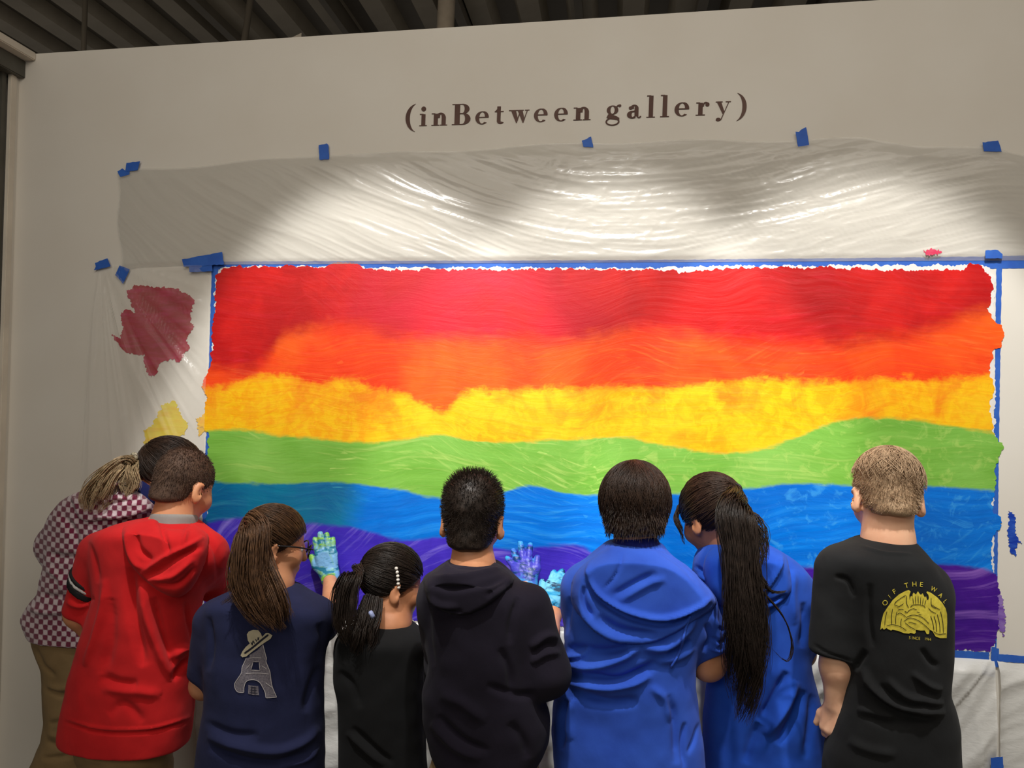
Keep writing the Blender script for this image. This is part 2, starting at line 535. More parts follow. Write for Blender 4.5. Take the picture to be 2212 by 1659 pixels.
# ------------------------------------------------------------------ the room
XC = float(at(38, 500)[0])            # inside corner, left
NW = np.array([0, -1.0, 0])           # the painted wall faces -y
M_WALL = flat('painted_wall', S(226, 221, 211), 0.75, S(222, 216, 205), 3, 0.06, 0.0006, 0.25)
M_FLOOR = flat('concrete_floor', S(120, 112, 102), 0.55, S(100, 94, 86), 5, 0.1)
M_DECK = flat('steel_deck', S(150, 140, 124), 0.6, S(130, 121, 106), 4, 0.1)
M_DECKD = flat('dark_steel', S(98, 90, 78), 0.6, None, 6, 0.1)
M_FRAME = flat('grey_aluminium', S(88, 86, 78), 0.5, S(78, 76, 68), 12, 0.03)
M_FRAMED = flat('dark_grey_aluminium', S(58, 56, 50), 0.5, None, 12, 0.03)
M_TRIM = flat('pale_trim', S(228, 218, 202), 0.5, None, 8, 0.03)
_t = NT('dark_glass'); _t.base(S(30, 28, 24)); _t.p(Roughness=0.08, Specular_IOR_Level=0.5)
_t.b.inputs['Coat Weight'].default_value = 0.3; M_GLASS = _t.m

zl = float(at(48, 118)[2]); zr = float(at(1900, 0)[2])
slope = (zr - zl) / (float(at(1900, 0)[0]) - float(at(48, 118)[0]))
xR = 3.6
zt = lambda x: zl + slope * (x - float(at(48, 118)[0]))
x0t, x0b = float(at(49, 118)[0]), float(at(2, 1100)[0])
x00 = x0b + (x0b - x0t) / (zl - float(at(2, 1100)[2])) * float(at(2, 1100)[2])
tag(prism('wall_back', [(XC - .08, 0, 0), (xR, 0, 0), (xR, 0, zt(xR)), (XC - .08, 0, zt(XC - .08))], (0, 1, 0), 0.14, M_WALL), 'tall white gallery wall with the painted mural', kind='structure')
tag(box('floor', (-4.5, -6.5, -0.1), (5, 4.5, 0.0), M_FLOOR), 'grey concrete floor of the gallery', kind='structure')
ZC = 3.62
ceil = tag(box('ceiling', (-4.5, -6.5, ZC), (5, 4.6, ZC + 0.1), M_DECKD), 'dark open steel deck ceiling above the wall', kind='structure')
# deck ribs run away from the viewer; seen over the top of the wall
rib_me = None
for i in range(28):
    x = -3.6 + i * 0.27
    V, F = [], []
    hw0, hw1, dp = 0.085, 0.055, 0.07
    for y in (-6.4, 4.5):
        V += [(-hw0, y, 0.0), (-hw1, y, -dp), (hw1, y, -dp), (hw0, y, 0.0)]
    F = [(0, 1, 5, 4), (1, 2, 6, 5), (2, 3, 7, 6), (3, 0, 4, 7), (3, 2, 1, 0), (4, 5, 6, 7)]
    if rib_me is None:
        o = mesh('deck_rib', V, F, M_DECK, ceil); rib_me = o.data
    else:
        o = bpy.data.objects.new('deck_rib', rib_me); o.parent = ceil; COL.objects.link(o)
    o.location = (x, 0, ZC + 0.001)
for x, w in ((-2.05, 0.05), (-1.38, 0.035), (-0.72, 0.05), (-0.1, 0.04), (0.52, 0.05), (1.15, 0.05)):
    box('deck_seam', (x - w / 2, -6.4, ZC - 0.12), (x + w / 2, 4.5, ZC - 0.0), M_DECKD, ceil)
def rod(name, px0, py0, px1, py1, Y, wpx, mat, z0=None, z1=None):
    a, b = at(px0, py0, Y), at(px1, py1, Y)
    r = mpp(px0, py0, Y) * wpx / 2
    d = (a - b) / (a[2] - b[2])
    lo = b + d * ((zt(b[0]) - 0.5 if z0 is None else z0) - b[2]); hi = b + d * (ZC - b[2])
    n = 14; ang = np.arange(n) * 2 * math.pi / n
    V = [(lo[0] + r * math.cos(t), lo[1] + r * math.sin(t), lo[2]) for t in ang] + [(hi[0] + r * math.cos(t), hi[1] + r * math.sin(t), hi[2]) for t in ang]
    F = [(i, (i + 1) % n, (i + 1) % n + n, i + n) for i in range(n)] + [tuple(range(n))[::-1], tuple(range(n, 2 * n))]
    o = mesh(name, V, F, mat)
    o.data.polygons.foreach_set('use_smooth', [len(p.vertices) == 4 for p in o.data.polygons])
    return o
tag(rod('conduit', 184, 0, 181, 105, 0.75, 11, M_DECKD), 'thin dark vertical conduit above the wall near the left corner', 'conduit')
tag(rod('conduit', 541, 0, 528, 88, 0.85, 14, M_DECKD), 'thicker dark slanted conduit above the wall over the first tape', 'conduit')
tag(rod('pipe', 965, 0, 962, 62, 0.45, 38, flat('beige_pipe', S(150, 138, 122), 0.5), z0=0.0), 'beige round pipe rising behind the top of the wall', 'pipe')
pp = [at(x, y, 0.10) for x, y in ((624, 90), (626, 83), (651, 71), (650, 90))]
tag(prism('paper_scrap', pp, (0, 1, 0), 0.004, flat('paper', S(170, 160, 145), 0.8)), 'small pale paper corner poking up over the wall top', 'paper')

# storefront on the left, at right angles to the wall
def ysd(px, py): return float(atx(px, py, XC)[1])
def yx(px): return ysd(px, 520)
root = empty('window_1', (XC, -0.6, 0)); tag(root, 'grey framed storefront window on the left side', kind='structure')
ztop = zl - 0.03
ya, yb, yc2, yd = yx(31), yx(19), yx(8), yx(2)
box('trim', (XC - 0.022, ya - 0.026, 0.0), (XC - 0.008, ya, ztop - 0.04), M_TRIM, root, 0.002)
box('jamb', (XC - 0.09, ya, 0.0), (XC - 0.012, 0.0, ztop - 0.02), M_WALL, root)
box('mullion', (XC - 0.12, -0.062, 0.0), (XC - 0.024, ya - 0.027, ztop - 0.04), M_FRAME, root, 0.002)
box('mullion', (XC - 0.16, -0.26, 0.0), (XC - 0.036, -0.063, ztop - 0.04), M_FRAMED, root, 0.002)
box('pane', (XC - 0.15, -3.2, 0.05), (XC - 0.14, -0.26, ztop - 0.06), M_GLASS, root)
box('mullion', (XC - 0.16, -3.35, 0.0), (XC - 0.055, -3.2, ztop - 0.04), M_FRAME, root, 0.003)
box('sill', (XC - 0.16, -3.3, 0.0), (XC - 0.02, -0.03, 0.09), M_FRAME, root, 0.003)
box('header', (XC - 0.16, -3.4, zl - 0.085), (XC + 0.012, 0.0, zl - 0.024), M_FRAME, root, 0.003)
box('ledge', (XC - 0.20, -3.4, zl - 0.024), (XC + 0.050, 0.0, zl + 0.004), M_TRIM, root, 0.003)

# ------------------------------------------------------------------ wall lettering
M_LET = NT('lettering_vinyl')
_v = M_LET.obj()
M_LET.base(M_LET.mix(M_LET.maprange(M_LET.noise(_v, 2.2, 2), 0.4, 0.62), S(84, 58, 50), S(108, 84, 76)))
M_LET.p(Roughness=0.6, Specular_IOR_Level=0.2); M_LET = M_LET.m
def R_(x0, x1, y0, y1): return [(x0, y0), (x1, y0), (x1, y1), (x0, y1)]
def ring(cx, cy, rx, ry, ix, iy, a0=0, a1=360, icx=None, icy=None, n=28):
    """band between an outer ellipse and an inner one, as quads"""
    icx = cx if icx is None else icx; icy = cy if icy is None else icy
    t = np.radians(np.linspace(a0, a1, n))
    o = np.stack([cx + rx * np.cos(t), cy + ry * np.sin(t)], 1); q = np.stack([icx + ix * np.cos(t), icy + iy * np.sin(t)], 1)
    return [[o[i], o[i + 1], q[i + 1], q[i]] for i in range(n - 1)]
def disc(cx, cy, rx, ry, n=20):
    t = np.linspace(0, 2 * math.pi, n, endpoint=False)
    return [[(cx + rx * math.cos(a), cy + ry * math.sin(a)) for a in t]]
def stem_n(w):  # n
    return [R_(.14, .40, 0, .93), R_(0, .50, 0, .06), R_(.0, .22, .90, .97), R_(.64, .90, 0, .66), R_(.54, 1, 0, .06)] + \
        ring(.58, .60, .32, .40, .06, .28, 0, 180, icx=.58, icy=.60)
GL = {
 'i': [R_(.26, .78, 0, .93), R_(0, 1, 0, .06), R_(.02, .5, .90, .97)] + disc(.52, 1.36, .32, .19),
 'n': stem_n(1),
 'B': [R_(.14, .42, 0, 1.62), R_(0, .60, 0, .06), R_(0, .55, 1.56, 1.62)] + ring(.55, 1.23, .38, .39, .12, .33, -90, 90) + ring(.57, .45, .43, .45, .14, .39, -90, 90) + [R_(.4, .57, .84, .90)],
 'e': ring(.50, .50, .50, .52, .22, .46, 20, 312) + [R_(.2, .97, .50, .57)] + ring(.60, .55, .38, .46, .10, .40, 0, 90, icx=.60, icy=.55),
 't': [R_(.26, .66, .18, 1.36), R_(0, .98, .92, .99), [(.26, 1.02), (.66, 1.36), (.50, 1.36), (.05, .98)]] + ring(.66, .22, .40, .24, .02, .16, 180, 330, icx=.70, icy=.24),
 'w': [[(.10, .95), (.34, .95), (.46, .22), (.36, 0)], [(.36, 0), (.40, 0), (.56, .78), (.52, .86)], [(.42, .95), (.66, .95), (.78, .22), (.68, 0)], [(.68, 0), (.72, 0), (.92, .95), (.88, .95)],
       R_(0, .42, .92, .98), R_(.38, .72, .92, .98), R_(.78, 1, .92, .98)],
 'g': ring(.44, .66, .38, .34, .14, .28) + [[(.66, .90), (.80, 1.06), (.86, 1.0), (.74, .84)]] + disc(.91, .97, .09, .10) + [[(.14, .30), (.20, .38), (.34, .36), (.70, .20), (.90, .06), (.90, -.10), (.30, .0), (.06, .10)]] + ring(.46, -.20, .46, .30, .36, .22),
 'a': [R_(.52, .80, .14, .74)] + ring(.50, .70, .30, .30, .03, .22, 0, 180) + disc(.24, .76, .13, .12) + ring(.36, .26, .36, .28, .10, .20, 60, 300, icx=.42) + [[(.40, .52), (.6, .60), (.6, .52), (.44, .44)]] + ring(.84, .16, .16, .17, .06, .10, 180, 350) + [[(.4, .08), (.6, .16), (.6, .02), (.4, -.02)]],
 'l': [R_(.26, .76, 0, 1.62), R_(0, 1, 0, .06), R_(.02, .5, 1.58, 1.65)],
 'r': [R_(.18, .50, 0, .93), R_(0, .68, 0, .06), R_(.02, .3, .90, .97)] + ring(.72, .66, .26, .34, .14, .24, 60, 180) + disc(.84, .80, .15, .15),
 'y': [[(.08, .95), (.36, .95), (.60, .20), (.50, .0)], [(.50, 0), (.56, .04), (.90, .95), (.84, .95)], R_(0, .46, .92, .98), R_(.66, 1, .92, .98), [(.50, .02), (.57, .06), (.40, -.40), (.28, -.44), (.34, -.36)]] + disc(.20, -.36, .16, .13),
}
def paren(mir):
    t = np.radians(np.linspace(100, 260, 26))
    o = np.stack([1.25 + 1.2 * np.cos(t) * 1.02, .5 + .98 * np.sin(t)], 1); q = np.stack([1.25 + .78 * np.cos(t) * 1.02, .5 + .99 * np.sin(t)], 1)
    q[:, 0] = np.minimum(q[:, 0], 1.0 + 0 * q[:, 0]) ; P = [[o[i], o[i + 1], q[i + 1], q[i]] for i in range(25)]
    xs = np.array([p for f in P for p in f])[:, 0]; lo, hi = xs.min(), xs.max()
    P = [[((p[0] - lo) / (hi - lo), p[1]) for p in f] for f in P]
    return [[(1 - p[0], p[1]) for p in f] for f in P] if mir else P
LET = [('i', 906, 922, 272.7, 27), ('n', 932, 966, 272, 27.5), ('B', 976, 1016, 270.4, 27.7), ('e', 1026.5, 1056, 268.8, 27), ('t', 1068, 1087.6, 267.8, 27.3), ('w', 1098.7, 1143, 266.3, 28.5),
       ('e', 1153, 1183, 264, 28), ('e', 1196.6, 1226.6, 262.2, 28), ('n', 1238.5, 1275.6, 260.5, 28.5), ('g', 1308, 1341, 257.8, 29), ('a', 1354, 1385, 256, 29), ('l', 1396, 1414.6, 254.6, 29), ('l', 1425.7, 1445, 253.4, 29),
       ('e', 1456.5, 1488.7, 251.6, 29), ('r', 1502.5, 1532, 250, 29), ('y', 1545, 1577.7, 248.3, 29)]
sign = empty('wall_lettering', at(1245, 262) + NW * 0.004)
tag(sign, 'brown serif lettering reading (inBetween gallery) high on the wall', 'lettering')
def letter(polys, x0, x1, base, xh):
    V, F = [], []
    for li, P in enumerate(polys):
        q = np.array(P, float)
        px = x0 + q[:, 0] * (x1 - x0) + q[:, 1] * xh * 0.035
        py = base - q[:, 1] * xh - (px - x0) * 0.030
        W = at(px, py) + NW * (0.0022 + 0.00002 * li)
        n = len(W); o = len(V)
        V += list(W) + list(W - NW * 0.0022)
        F += [tuple(range(o, o + n)), tuple(range(o + 2 * n - 1, o + n - 1, -1))] + [(o + i, o + i + n, o + (i + 1) % n + n, o + (i + 1) % n) for i in range(n)]
    mesh('letter', V, F, M_LET, sign)
for ch, a, b, c, d in LET: letter(GL[ch], a, b, c, d)
letter(paren(False), 876, 897, 271, 31)
letter(paren(True), 1591, 1612, 247, 31)

# ------------------------------------------------------------------ mural
def jag(pts, step, amp, seed, freq=0.09, closed=True):
    """ragged brush outline (px) from a coarse one"""
    P = np.asarray(pts, float)
    if closed: P = np.vstack([P, P[0]])
    out = []; s0 = 0
    for a, b in zip(P[:-1], P[1:]):
        L = np.linalg.norm(b - a); n = max(1, int(L / step)); t = np.arange(n) / n
        q = a + (b - a) * t[:, None]; nn = np.array([-(b - a)[1], (b - a)[0]]) / (L + 1e-9)
        s = s0 + t * L
        w = (vnoise(s * freq, s * 0, seed=seed) - .5) * 1.2 + (vnoise(s * freq * 4.3, s * 0, seed=seed + 3) - .5) * 0.9
        out.append(q + nn * (w * amp)[:, None]); s0 += L
    return np.vstack(out)
MUR = [(468, 596), (478, 584), (500, 578), (560, 576), (640, 574), (700, 575), (742, 566), (762, 567), (790, 581), (820, 583), (1000, 583), (1200, 581), (1400, 583), (1480, 588), (1600, 579), (1760, 578), (1830, 580), (1900, 583), (2000, 583), (2080, 583), (2095, 571), (2115, 573), (2135, 592), (2143, 612), (2140, 650), (2129, 668), (2137, 674), (2141, 690), (2158, 703), (2168, 722), (2162, 750), (2146, 758), (2141, 786), (2135, 800), (2139, 812), (2147, 838), (2136, 880), (2144, 920), (2149, 940), (2168, 965), (2160, 985), (2150, 1000), (2148, 1050), (2140, 1082), (2145, 1108), (2162, 1116), (2160, 1140), (2146, 1160), (2140, 1215), (2150, 1240), (2158, 1260), (2156, 1340), (2150, 1388), (2138, 1408), (2050, 1404), (1900, 1398), (1750, 1390), (1500, 1372), (1200, 1352), (905, 1337), (700, 1330), (440, 1318), (442, 1200), (446, 1100), (449, 1000), (451, 935), (428, 918), (440, 900), (447, 860), (437, 835), (444, 812), (456, 795), (462, 700), (466, 630)]
PRI = [(466, 592), (484, 577), (640, 576), (800, 578), (1000, 578), (1400, 579), (1600, 575), (1850, 574), (2090, 572), (2136, 579), (2150, 602), (2148, 690), (2149, 800), (2148, 930), (2146, 1060), (2146, 1200), (2148, 1300), (2146, 1405), (2130, 1420), (2000, 1416), (1750, 1404), (1200, 1364), (905, 1346), (440, 1326), (448, 1100), (456, 900), (463, 700)]
mural = empty('mural', at(1300, 1400) + NW * 0.002)
tag(mural, 'wide hand-painted rainbow mural in red, orange, yellow, green, blue and purple bands', 'mural')
M_PRIM = flat('white_primer', S(232, 230, 226), 0.5, S(224, 222, 219), 40, 0.2)
pri = jag(PRI, 3.5, 5.0, 3)
pob = prism('primer', at(pri[:, 0], pri[:, 1]) + NW * 0.0011, NW, 0.0006, M_PRIM, mural)

XL, XRm = float(at(440, 900)[0]), float(at(2165, 900)[0]); ZB, ZT = float(at(1200, 1420)[2]) - 0.06, float(at(1200, 560)[2]) + 0.04
def uvw(px, py):
    W = at(px, py); return (W[..., 0] - XL) / (XRm - XL), (W[..., 2] - ZB) / (ZT - ZB)
B1 = [(468, 795), (540, 800), (590, 760), (605, 730), (650, 712), (720, 705), (790, 712), (840, 728), (950, 735), (1100, 732), (1200, 736), (1330, 722), (1450, 715), (1550, 735), (1650, 742), (1750, 748), (1850, 742), (1950, 728), (2050, 700), (2100, 680), (2150, 666)]
B2 = [(468, 836), (520, 826), (560, 812), (620, 812), (690, 832), (740, 818), (780, 828), (830, 842), (880, 856), (915, 874), (940, 888), (965, 888), (985, 868), (1000, 852), (1020, 845), (1100, 842), (1250, 838), (1400, 838), (1550, 828), (1650, 818), (1750, 826), (1800, 826), (1900, 820), (2000, 818), (2140, 815)]
B3 = [(450, 930), (530, 928), (600, 940), (680, 946), (780, 955), (880, 950), (950, 938), (1020, 952), (1200, 951), (1350, 945), (1450, 965), (1600, 976), (1700, 952), (1780, 920), (1850, 904), (1950, 905), (2050, 920), (2140, 933)]
B4 = [(450, 1040), (600, 1045), (720, 1042), (850, 1056), (950, 1076), (1080, 1066), (1125, 1050), (1160, 1049), (1220, 1065), (1300, 1071), (1400, 1068), (1500, 1066), (1600, 1056), (1700, 1045), (1850, 1050), (2000, 1048), (2100, 1056), (2148, 1062)]
B5 = [(450, 1130), (520, 1120), (600, 1130), (700, 1132), (760, 1138), (810, 1152), (870, 1166), (960, 1160), (1090, 1185), (1200, 1178), (1250, 1180), (1290, 1200), (1350, 1228), (1450, 1232), (1600, 1230), (1750, 1226), (1800, 1236), (1900, 1226), (2060, 1220), (2145, 1236)]
def mural_material():
    t = NT('rainbow_paint')
    uv = t.new('ShaderNodeUVMap').outputs[0]
    sep = t.new('ShaderNodeSeparateXYZ'); t.l.new(uv, sep.inputs[0]); u, v = sep.outputs[0], sep.outputs[1]
    P = t.mapping(uv, (XRm - XL, ZT - ZB, 1))                     # metres on the wall
    warp = t.noise(P, 1.6, 2, 0.5, col=True)
    w2 = t.new('ShaderNodeVectorMath', operation='MULTIPLY_ADD'); t.l.new(warp, w2.inputs[0]); w2.inputs[1].default_value = (0.30, 0.30, 0); t.l.new(P, w2.inputs[2])
    PW = w2.outputs[0]
    streak = t.noise(t.mapping(PW, (2.2, 34, 1)), 1.0, 6, 0.62)    # long brush marks
    streak2 = t.noise(t.mapping(PW, (5, 90, 1), (0, 0, 0.12), (3, 7, 0)), 1.0, 3, 0.6)
    dabs = t.noise(P, 26, 4, 0.65, 0.8)                            # short crossing dabs
    cloud = t.noise(P, 5.5, 5, 0.6, 0.6)
    cloud2 = t.noise(t.mapping(P, (1, 1, 1), (0, 0, 0), (5, 3, 0)), 3.0, 4, 0.55, 0.3)
    ragged = t.noise(t.mapping(P, (1, 2.2, 1)), 16, 5, 0.65)
    vor = t.new('ShaderNodeTexVoronoi'); vor.inputs['Scale'].default_value = 6.0; vor.inputs['Randomness'].default_value = 1.0
    vw = t.new('ShaderNodeVectorMath', operation='MULTIPLY_ADD'); t.l.new(t.noise(P, 9, 2, .5, col=True), vw.inputs[0]); vw.inputs[1].default_value = (.10, .10, 0); t.l.new(t.mapping(P, (.62, 1, 1)), vw.inputs[2])
    t.l.new(vw.outputs[0], vor.inputs['Vector'])
    vs = t.new('ShaderNodeSeparateColor'); t.l.new(vor.outputs['Color'], vs.inputs[0])
    rot = t.new('ShaderNodeVectorRotate', rotation_type='Z_AXIS'); t.l.new(PW, rot.inputs['Vector']); t.l.new(t.math('MULTIPLY', t.math('SUBTRACT', vs.outputs[0], 0.5), 0.95), rot.inputs['Angle'])
    stroke = t.noise(t.mapping(rot.outputs[0], (7, 85, 1)), 1.0, 4, 0.62)
    tone = vs.outputs[1]
    def curve(pts):
        n = t.new('ShaderNodeFloatCurve'); t.l.new(u, n.inputs['Value'])
        c = n.mapping.curves[0]
        uu, vv = uvw(np.array([p[0] for p in pts], float), np.array([p[1] for p in pts], float))
        uu = np.clip(uu, 0, 1); n.mapping.use_clip = False
        for i, (a, b) in enumerate(zip(uu, vv)):
            if i < 2:
                c.points[i].location = (float(a), float(b))
            else:
                c.points.new(float(a), float(b))
        n.mapping.update(); return n.outputs[0]
    def below(pts, soft, rag, extra=None):
        e = t.math('ADD', curve(pts), t.math('MULTIPLY', t.math('SUBTRACT', ragged, 0.5), rag))
        if extra is not None: e = t.math('ADD', e, t.math('MULTIPLY', t.math('SUBTRACT', extra, 0.5), rag))
        d = t.math('SUBTRACT', e, v)                               # >0 below the line
        return t.maprange(d, -soft, soft, 0, 1, True)
    def band(a, b, c, hi, n1=cloud, k=0.35):
        x = t.mix(t.maprange(n1, 0.42, 0.60), a, b)
        x = t.mix(t.maprange(cloud2, 0.45, 0.72), x, c)
        x = t.mix(t.maprange(streak, 0.56, 0.80, 0, k), x, hi)
        x = t.mix(t.math('MULTIPLY', t.maprange(stroke, 0.54, 0.74, 0, .75), t.maprange(tone, .25, .9)), x, hi)
        return t.mix(t.math('MULTIPLY', t.maprange(stroke, 0.46, 0.28, 0, .5), t.maprange(tone, .9, .2)), x, c)
    right = t.maprange(u, 0.30, 0.62, 0, 1, True)
    pink = t.math('MULTIPLY', t.maprange(u, 0.14, 0.24, 0, 1, True), t.maprange(u, 0.40, 0.60, 1, 0, True))
    red = band(S(190, 18, 18), S(212, 28, 24), S(172, 14, 20), S(214, 40, 54), k=0.5)
    red = t.mix(t.math('MULTIPLY', pink, t.maprange(cloud2, 0.40, 0.62, 0.15, 0.9)), red, S(224, 32, 56))
    org = band(S(250, 72, 22), S(244, 60, 18), S(252, 108, 28), S(255, 128, 52), k=0.5)
    yel = band(S(254, 196, 18), S(252, 170, 12), S(255, 208, 34), S(250, 150, 22), dabs, 0.55)
    yel = t.mix(t.math('MULTIPLY', t.maprange(v, 0.50, 0.66, 0, 1), t.maprange(cloud, 0.5, 0.62, 0, .65)), yel, S(244, 112, 24))
    grn = band(S(126, 186, 72), S(112, 174, 60), S(142, 198, 90), S(204, 230, 126), streak, 0.85)
    grn = t.mix(t.math('MULTIPLY', right, t.maprange(dabs, 0.54, 0.66, 0, .45)), grn, S(184, 214, 110))
    blu_l = band(S(12, 112, 160), S(8, 100, 158), S(14, 136, 170), S(70, 178, 200), streak, 0.7)
    blu_r = band(S(0, 112, 216), S(0, 128, 234), S(4, 100, 198), S(60, 164, 236), streak, 0.6)
    blu_r = t.mix(t.math('MULTIPLY', t.maprange(u, 0.62, 0.72, 0, 1), t.maprange(dabs, 0.55, 0.68, 0, .5)), blu_r, S(70, 170, 236))
    split = t.maprange(t.math('ADD', u, t.math('MULTIPLY', cloud, 0.06)), 0.225, 0.265, 0, 1, True)
    blu = t.mix(split, blu_l, blu_r)
    teal = t.math('MULTIPLY', t.maprange(u, 0.34, 0.44, 0, 1, True), t.maprange(u, 0.50, 0.62, 1, 0, True))
    teal = t.math('MULTIPLY', teal, t.maprange(t.math('ADD', v, t.math('MULTIPLY', streak, 0.12)), 0.36, 0.28, 0, 0.8, True))
    blu = t.mix(teal, blu, S(10, 142, 170))
    # arcs swept by hand in the purple
    sub = t.new('ShaderNodeVectorMath', operation='SUBTRACT'); t.l.new(PW, sub.inputs[0])
    ln = t.new('ShaderNodeVectorMath', operation='LENGTH'); t.l.new(sub.outputs[0], ln.inputs[0])
    cu, cv = uvw(np.array(1090.0), np.array(1800.0)); sub.inputs[1].default_value = (float(cu) * (XRm - XL) + .15, float(cv) * (ZT - ZB) + .12, 0.0)
    cmb = t.new('ShaderNodeCombineXYZ'); t.l.new(t.math('MULTIPLY', ln.outputs[1], 46), cmb.inputs[0]); t.l.new(t.math('MULTIPLY', u, 9), cmb.inputs[1])
    arcs = t.noise(cmb.outputs[0], 1.0, 4, 0.6)
    pur = t.mix(t.maprange(arcs, 0.52, 0.74, 0, 0.9), t.mix(t.maprange(cloud, 0.35, 0.65), S(72, 50, 196), S(58, 40, 176)), S(142, 126, 226))
    pur2 = t.mix(t.maprange(streak, 0.52, 0.72, 0, 0.85), t.mix(t.maprange(cloud, 0.4, 0.6), S(78, 24, 150), S(62, 16, 134)), S(150, 104, 200))
    pur = t.mix(t.maprange(u, 0.66, 0.82, 0, 1), pur, pur2)
    c = red
    c = t.mix(below(B1, 0.030, 0.045, cloud), c, org)
    c = t.mix(below(B2, 0.013, 0.040, dabs), c, yel)
    c = t.mix(below(B3, 0.006, 0.020, streak), c, grn)
    c = t.mix(below(B4, 0.005, 0.016, streak), c, blu)
    c = t.mix(below(B5, 0.006, 0.016, streak), c, pur)
    c = t.mix(t.maprange(streak2, 0.60, 0.80, 0, 0.22), c, (1, 1, 1, 1), 'SOFT_LIGHT')
    t.base(c)
    t.p(Roughness=t.maprange(streak2, 0.3, 0.7, 0.30, 0.48), Specular_IOR_Level=0.42)
    h = t.math('ADD', t.math('ADD', streak, t.math('MULTIPLY', streak2, 0.5)), t.math('MULTIPLY', t.math('ADD', dabs, stroke), 0.5))
    t.bump(h, 0.28, 0.003)
    return t.m
M_MUR = mural_material()
mo = jag(MUR, 3.0, 5.5, 11)
pob = prism('paint', at(mo[:, 0], mo[:, 1]) + NW * 0.0019, NW, 0.0012, M_MUR, mural)
ul = pob.data.uv_layers.new(name='UVMap')
for lp in pob.data.loops:
    co = pob.data.vertices[lp.vertex_index].co
    ul.data[lp.index].uv = ((co.x - XL) / (XRm - XL), (co.z - ZB) / (ZT - ZB))

# ------------------------------------------------------------------ blue tape
_t = NT('blue_tape'); _v = _t.obj()
_t.base(_t.mix(_t.maprange(_t.noise(_v, 18, 3), .35, .65), S(54, 106, 198), S(46, 92, 184)))
_t.p(Roughness=0.55, Specular_IOR_Level=0.3); _t.bump(_t.noise(_v, 260, 2), 0.2, 0.001); M_TAPE = _t.m
def wallpoly(name, pts, off, th, mat, label, cat, group=None, jg=None, seed=1):
    P = np.asarray(pts, float)
    if jg: P = jag(P, jg[0], jg[1], seed, jg[2] if len(jg) > 2 else 0.09)
    return tag(prism(name, at(P[:, 0], P[:, 1]) + NW * off, NW, th, mat), label, cat, group)
TG = 'blue painter tape pieces'
TAPES = [
 ([(257, 372), (268, 365), (276, 371), (283, 371), (283, 378), (263, 384)], .0085, 'crumpled blue tape scrap at the upper left sheet corner'),
 ([(277, 354), (291, 352), (306, 350), (305, 356), (301, 370), (274, 372)], .0095, 'small blue tape square above the crumpled scrap at the sheet corner'),
 ([(691, 316), (708, 312), (712, 315), (713, 346), (692, 347)], .0095, 'upright blue tape piece on the sheet left of the lettering'),
 ([(1257, 306), (1268, 302), (1277, 297), (1282, 320), (1260, 319)], .0085, 'little blue tape piece right below the lettering'),
 ([(1717, 287), (1724, 287), (1732, 280), (1740, 277), (1746, 318), (1722, 319)], .0095, 'tall torn blue tape piece right of the lettering'),
 ([(2119, 310), (2153, 306), (2157, 318), (2160, 330), (2122, 329)], .0095, 'blue tape piece at the upper right of the sheet'),
 ([(209, 569), (236, 559), (243, 576), (207, 585), (211, 577)], .0095, 'leftmost blue tape piece holding the side sheet'),
 ([(262, 574), (284, 583), (269, 614), (252, 595)], .0085, 'tilted blue tape diamond above the red paint patch'),
 ([(398, 562), (484, 546), (488, 573), (402, 578)], .0135, 'thick blue tape strip at the top left mural corner'),
 ([(412, 577), (462, 571), (463, 587), (414, 589)], .0125, 'short blue tape strip under the thick corner strip'),
 ([(458, 572), (480, 565), (800, 564), (1400, 562), (2000, 556), (2240, 552), (2240, 580), (2000, 580), (1400, 581), (800, 580), (470, 582), (458, 590)], .0006, 'long blue tape strip along the top edge of the mural'),
 ([(458, 578), (472, 578), (466, 700), (457, 900), (450, 1050), (446, 1200), (443, 1326), (431, 1326), (435, 1200), (440, 1050), (448, 900), (454, 700)], .0007, 'vertical blue tape strip along the left edge of the mural'),
 ([(2152, 570), (2164, 570), (2160, 800), (2157, 1000), (2155, 1200), (2152, 1410), (2139, 1410), (2142, 1200), (2145, 1000), (2149, 800)], .0007, 'vertical blue tape strip along the right edge of the mural'),
 ([(2124, 542), (2151, 542), (2160, 551), (2160, 560), (2124, 560)], .0135, 'small dark blue tape tab at the top right mural corner'),
 ([(1700, 1386), (1900, 1397), (2135, 1408), (2135, 1428), (1900, 1418), (1700, 1406)], .0036, 'blue tape strip along the bottom edge of the mural at the right'),
 ([(2119, 1434), (2146, 1437), (2147, 1462), (2119, 1456)], .006, 'small blue tape piece below the bottom right mural corner'),
 ([(2140, 1396), (2156, 1400), (2155, 1440), (2138, 1438)], .0052, 'blue tape piece over the bottom right mural corner'),
 ([(2153, 1411), (2240, 1418), (2240, 1433), (2153, 1427)], .0060, 'horizontal blue tape strip right of the bottom mural corner'),
 ([(2129, 1627), (2155, 1624), (2159, 1700), (2133, 1702)], .030, 'blue tape piece low on the sheet at the right edge'),
]
for i, (p, off, lab) in enumerate(TAPES):
    wallpoly('tape', p, off, 0.0004, M_TAPE, lab, 'tape', TG, (5, 1.0, .2), i + 20)

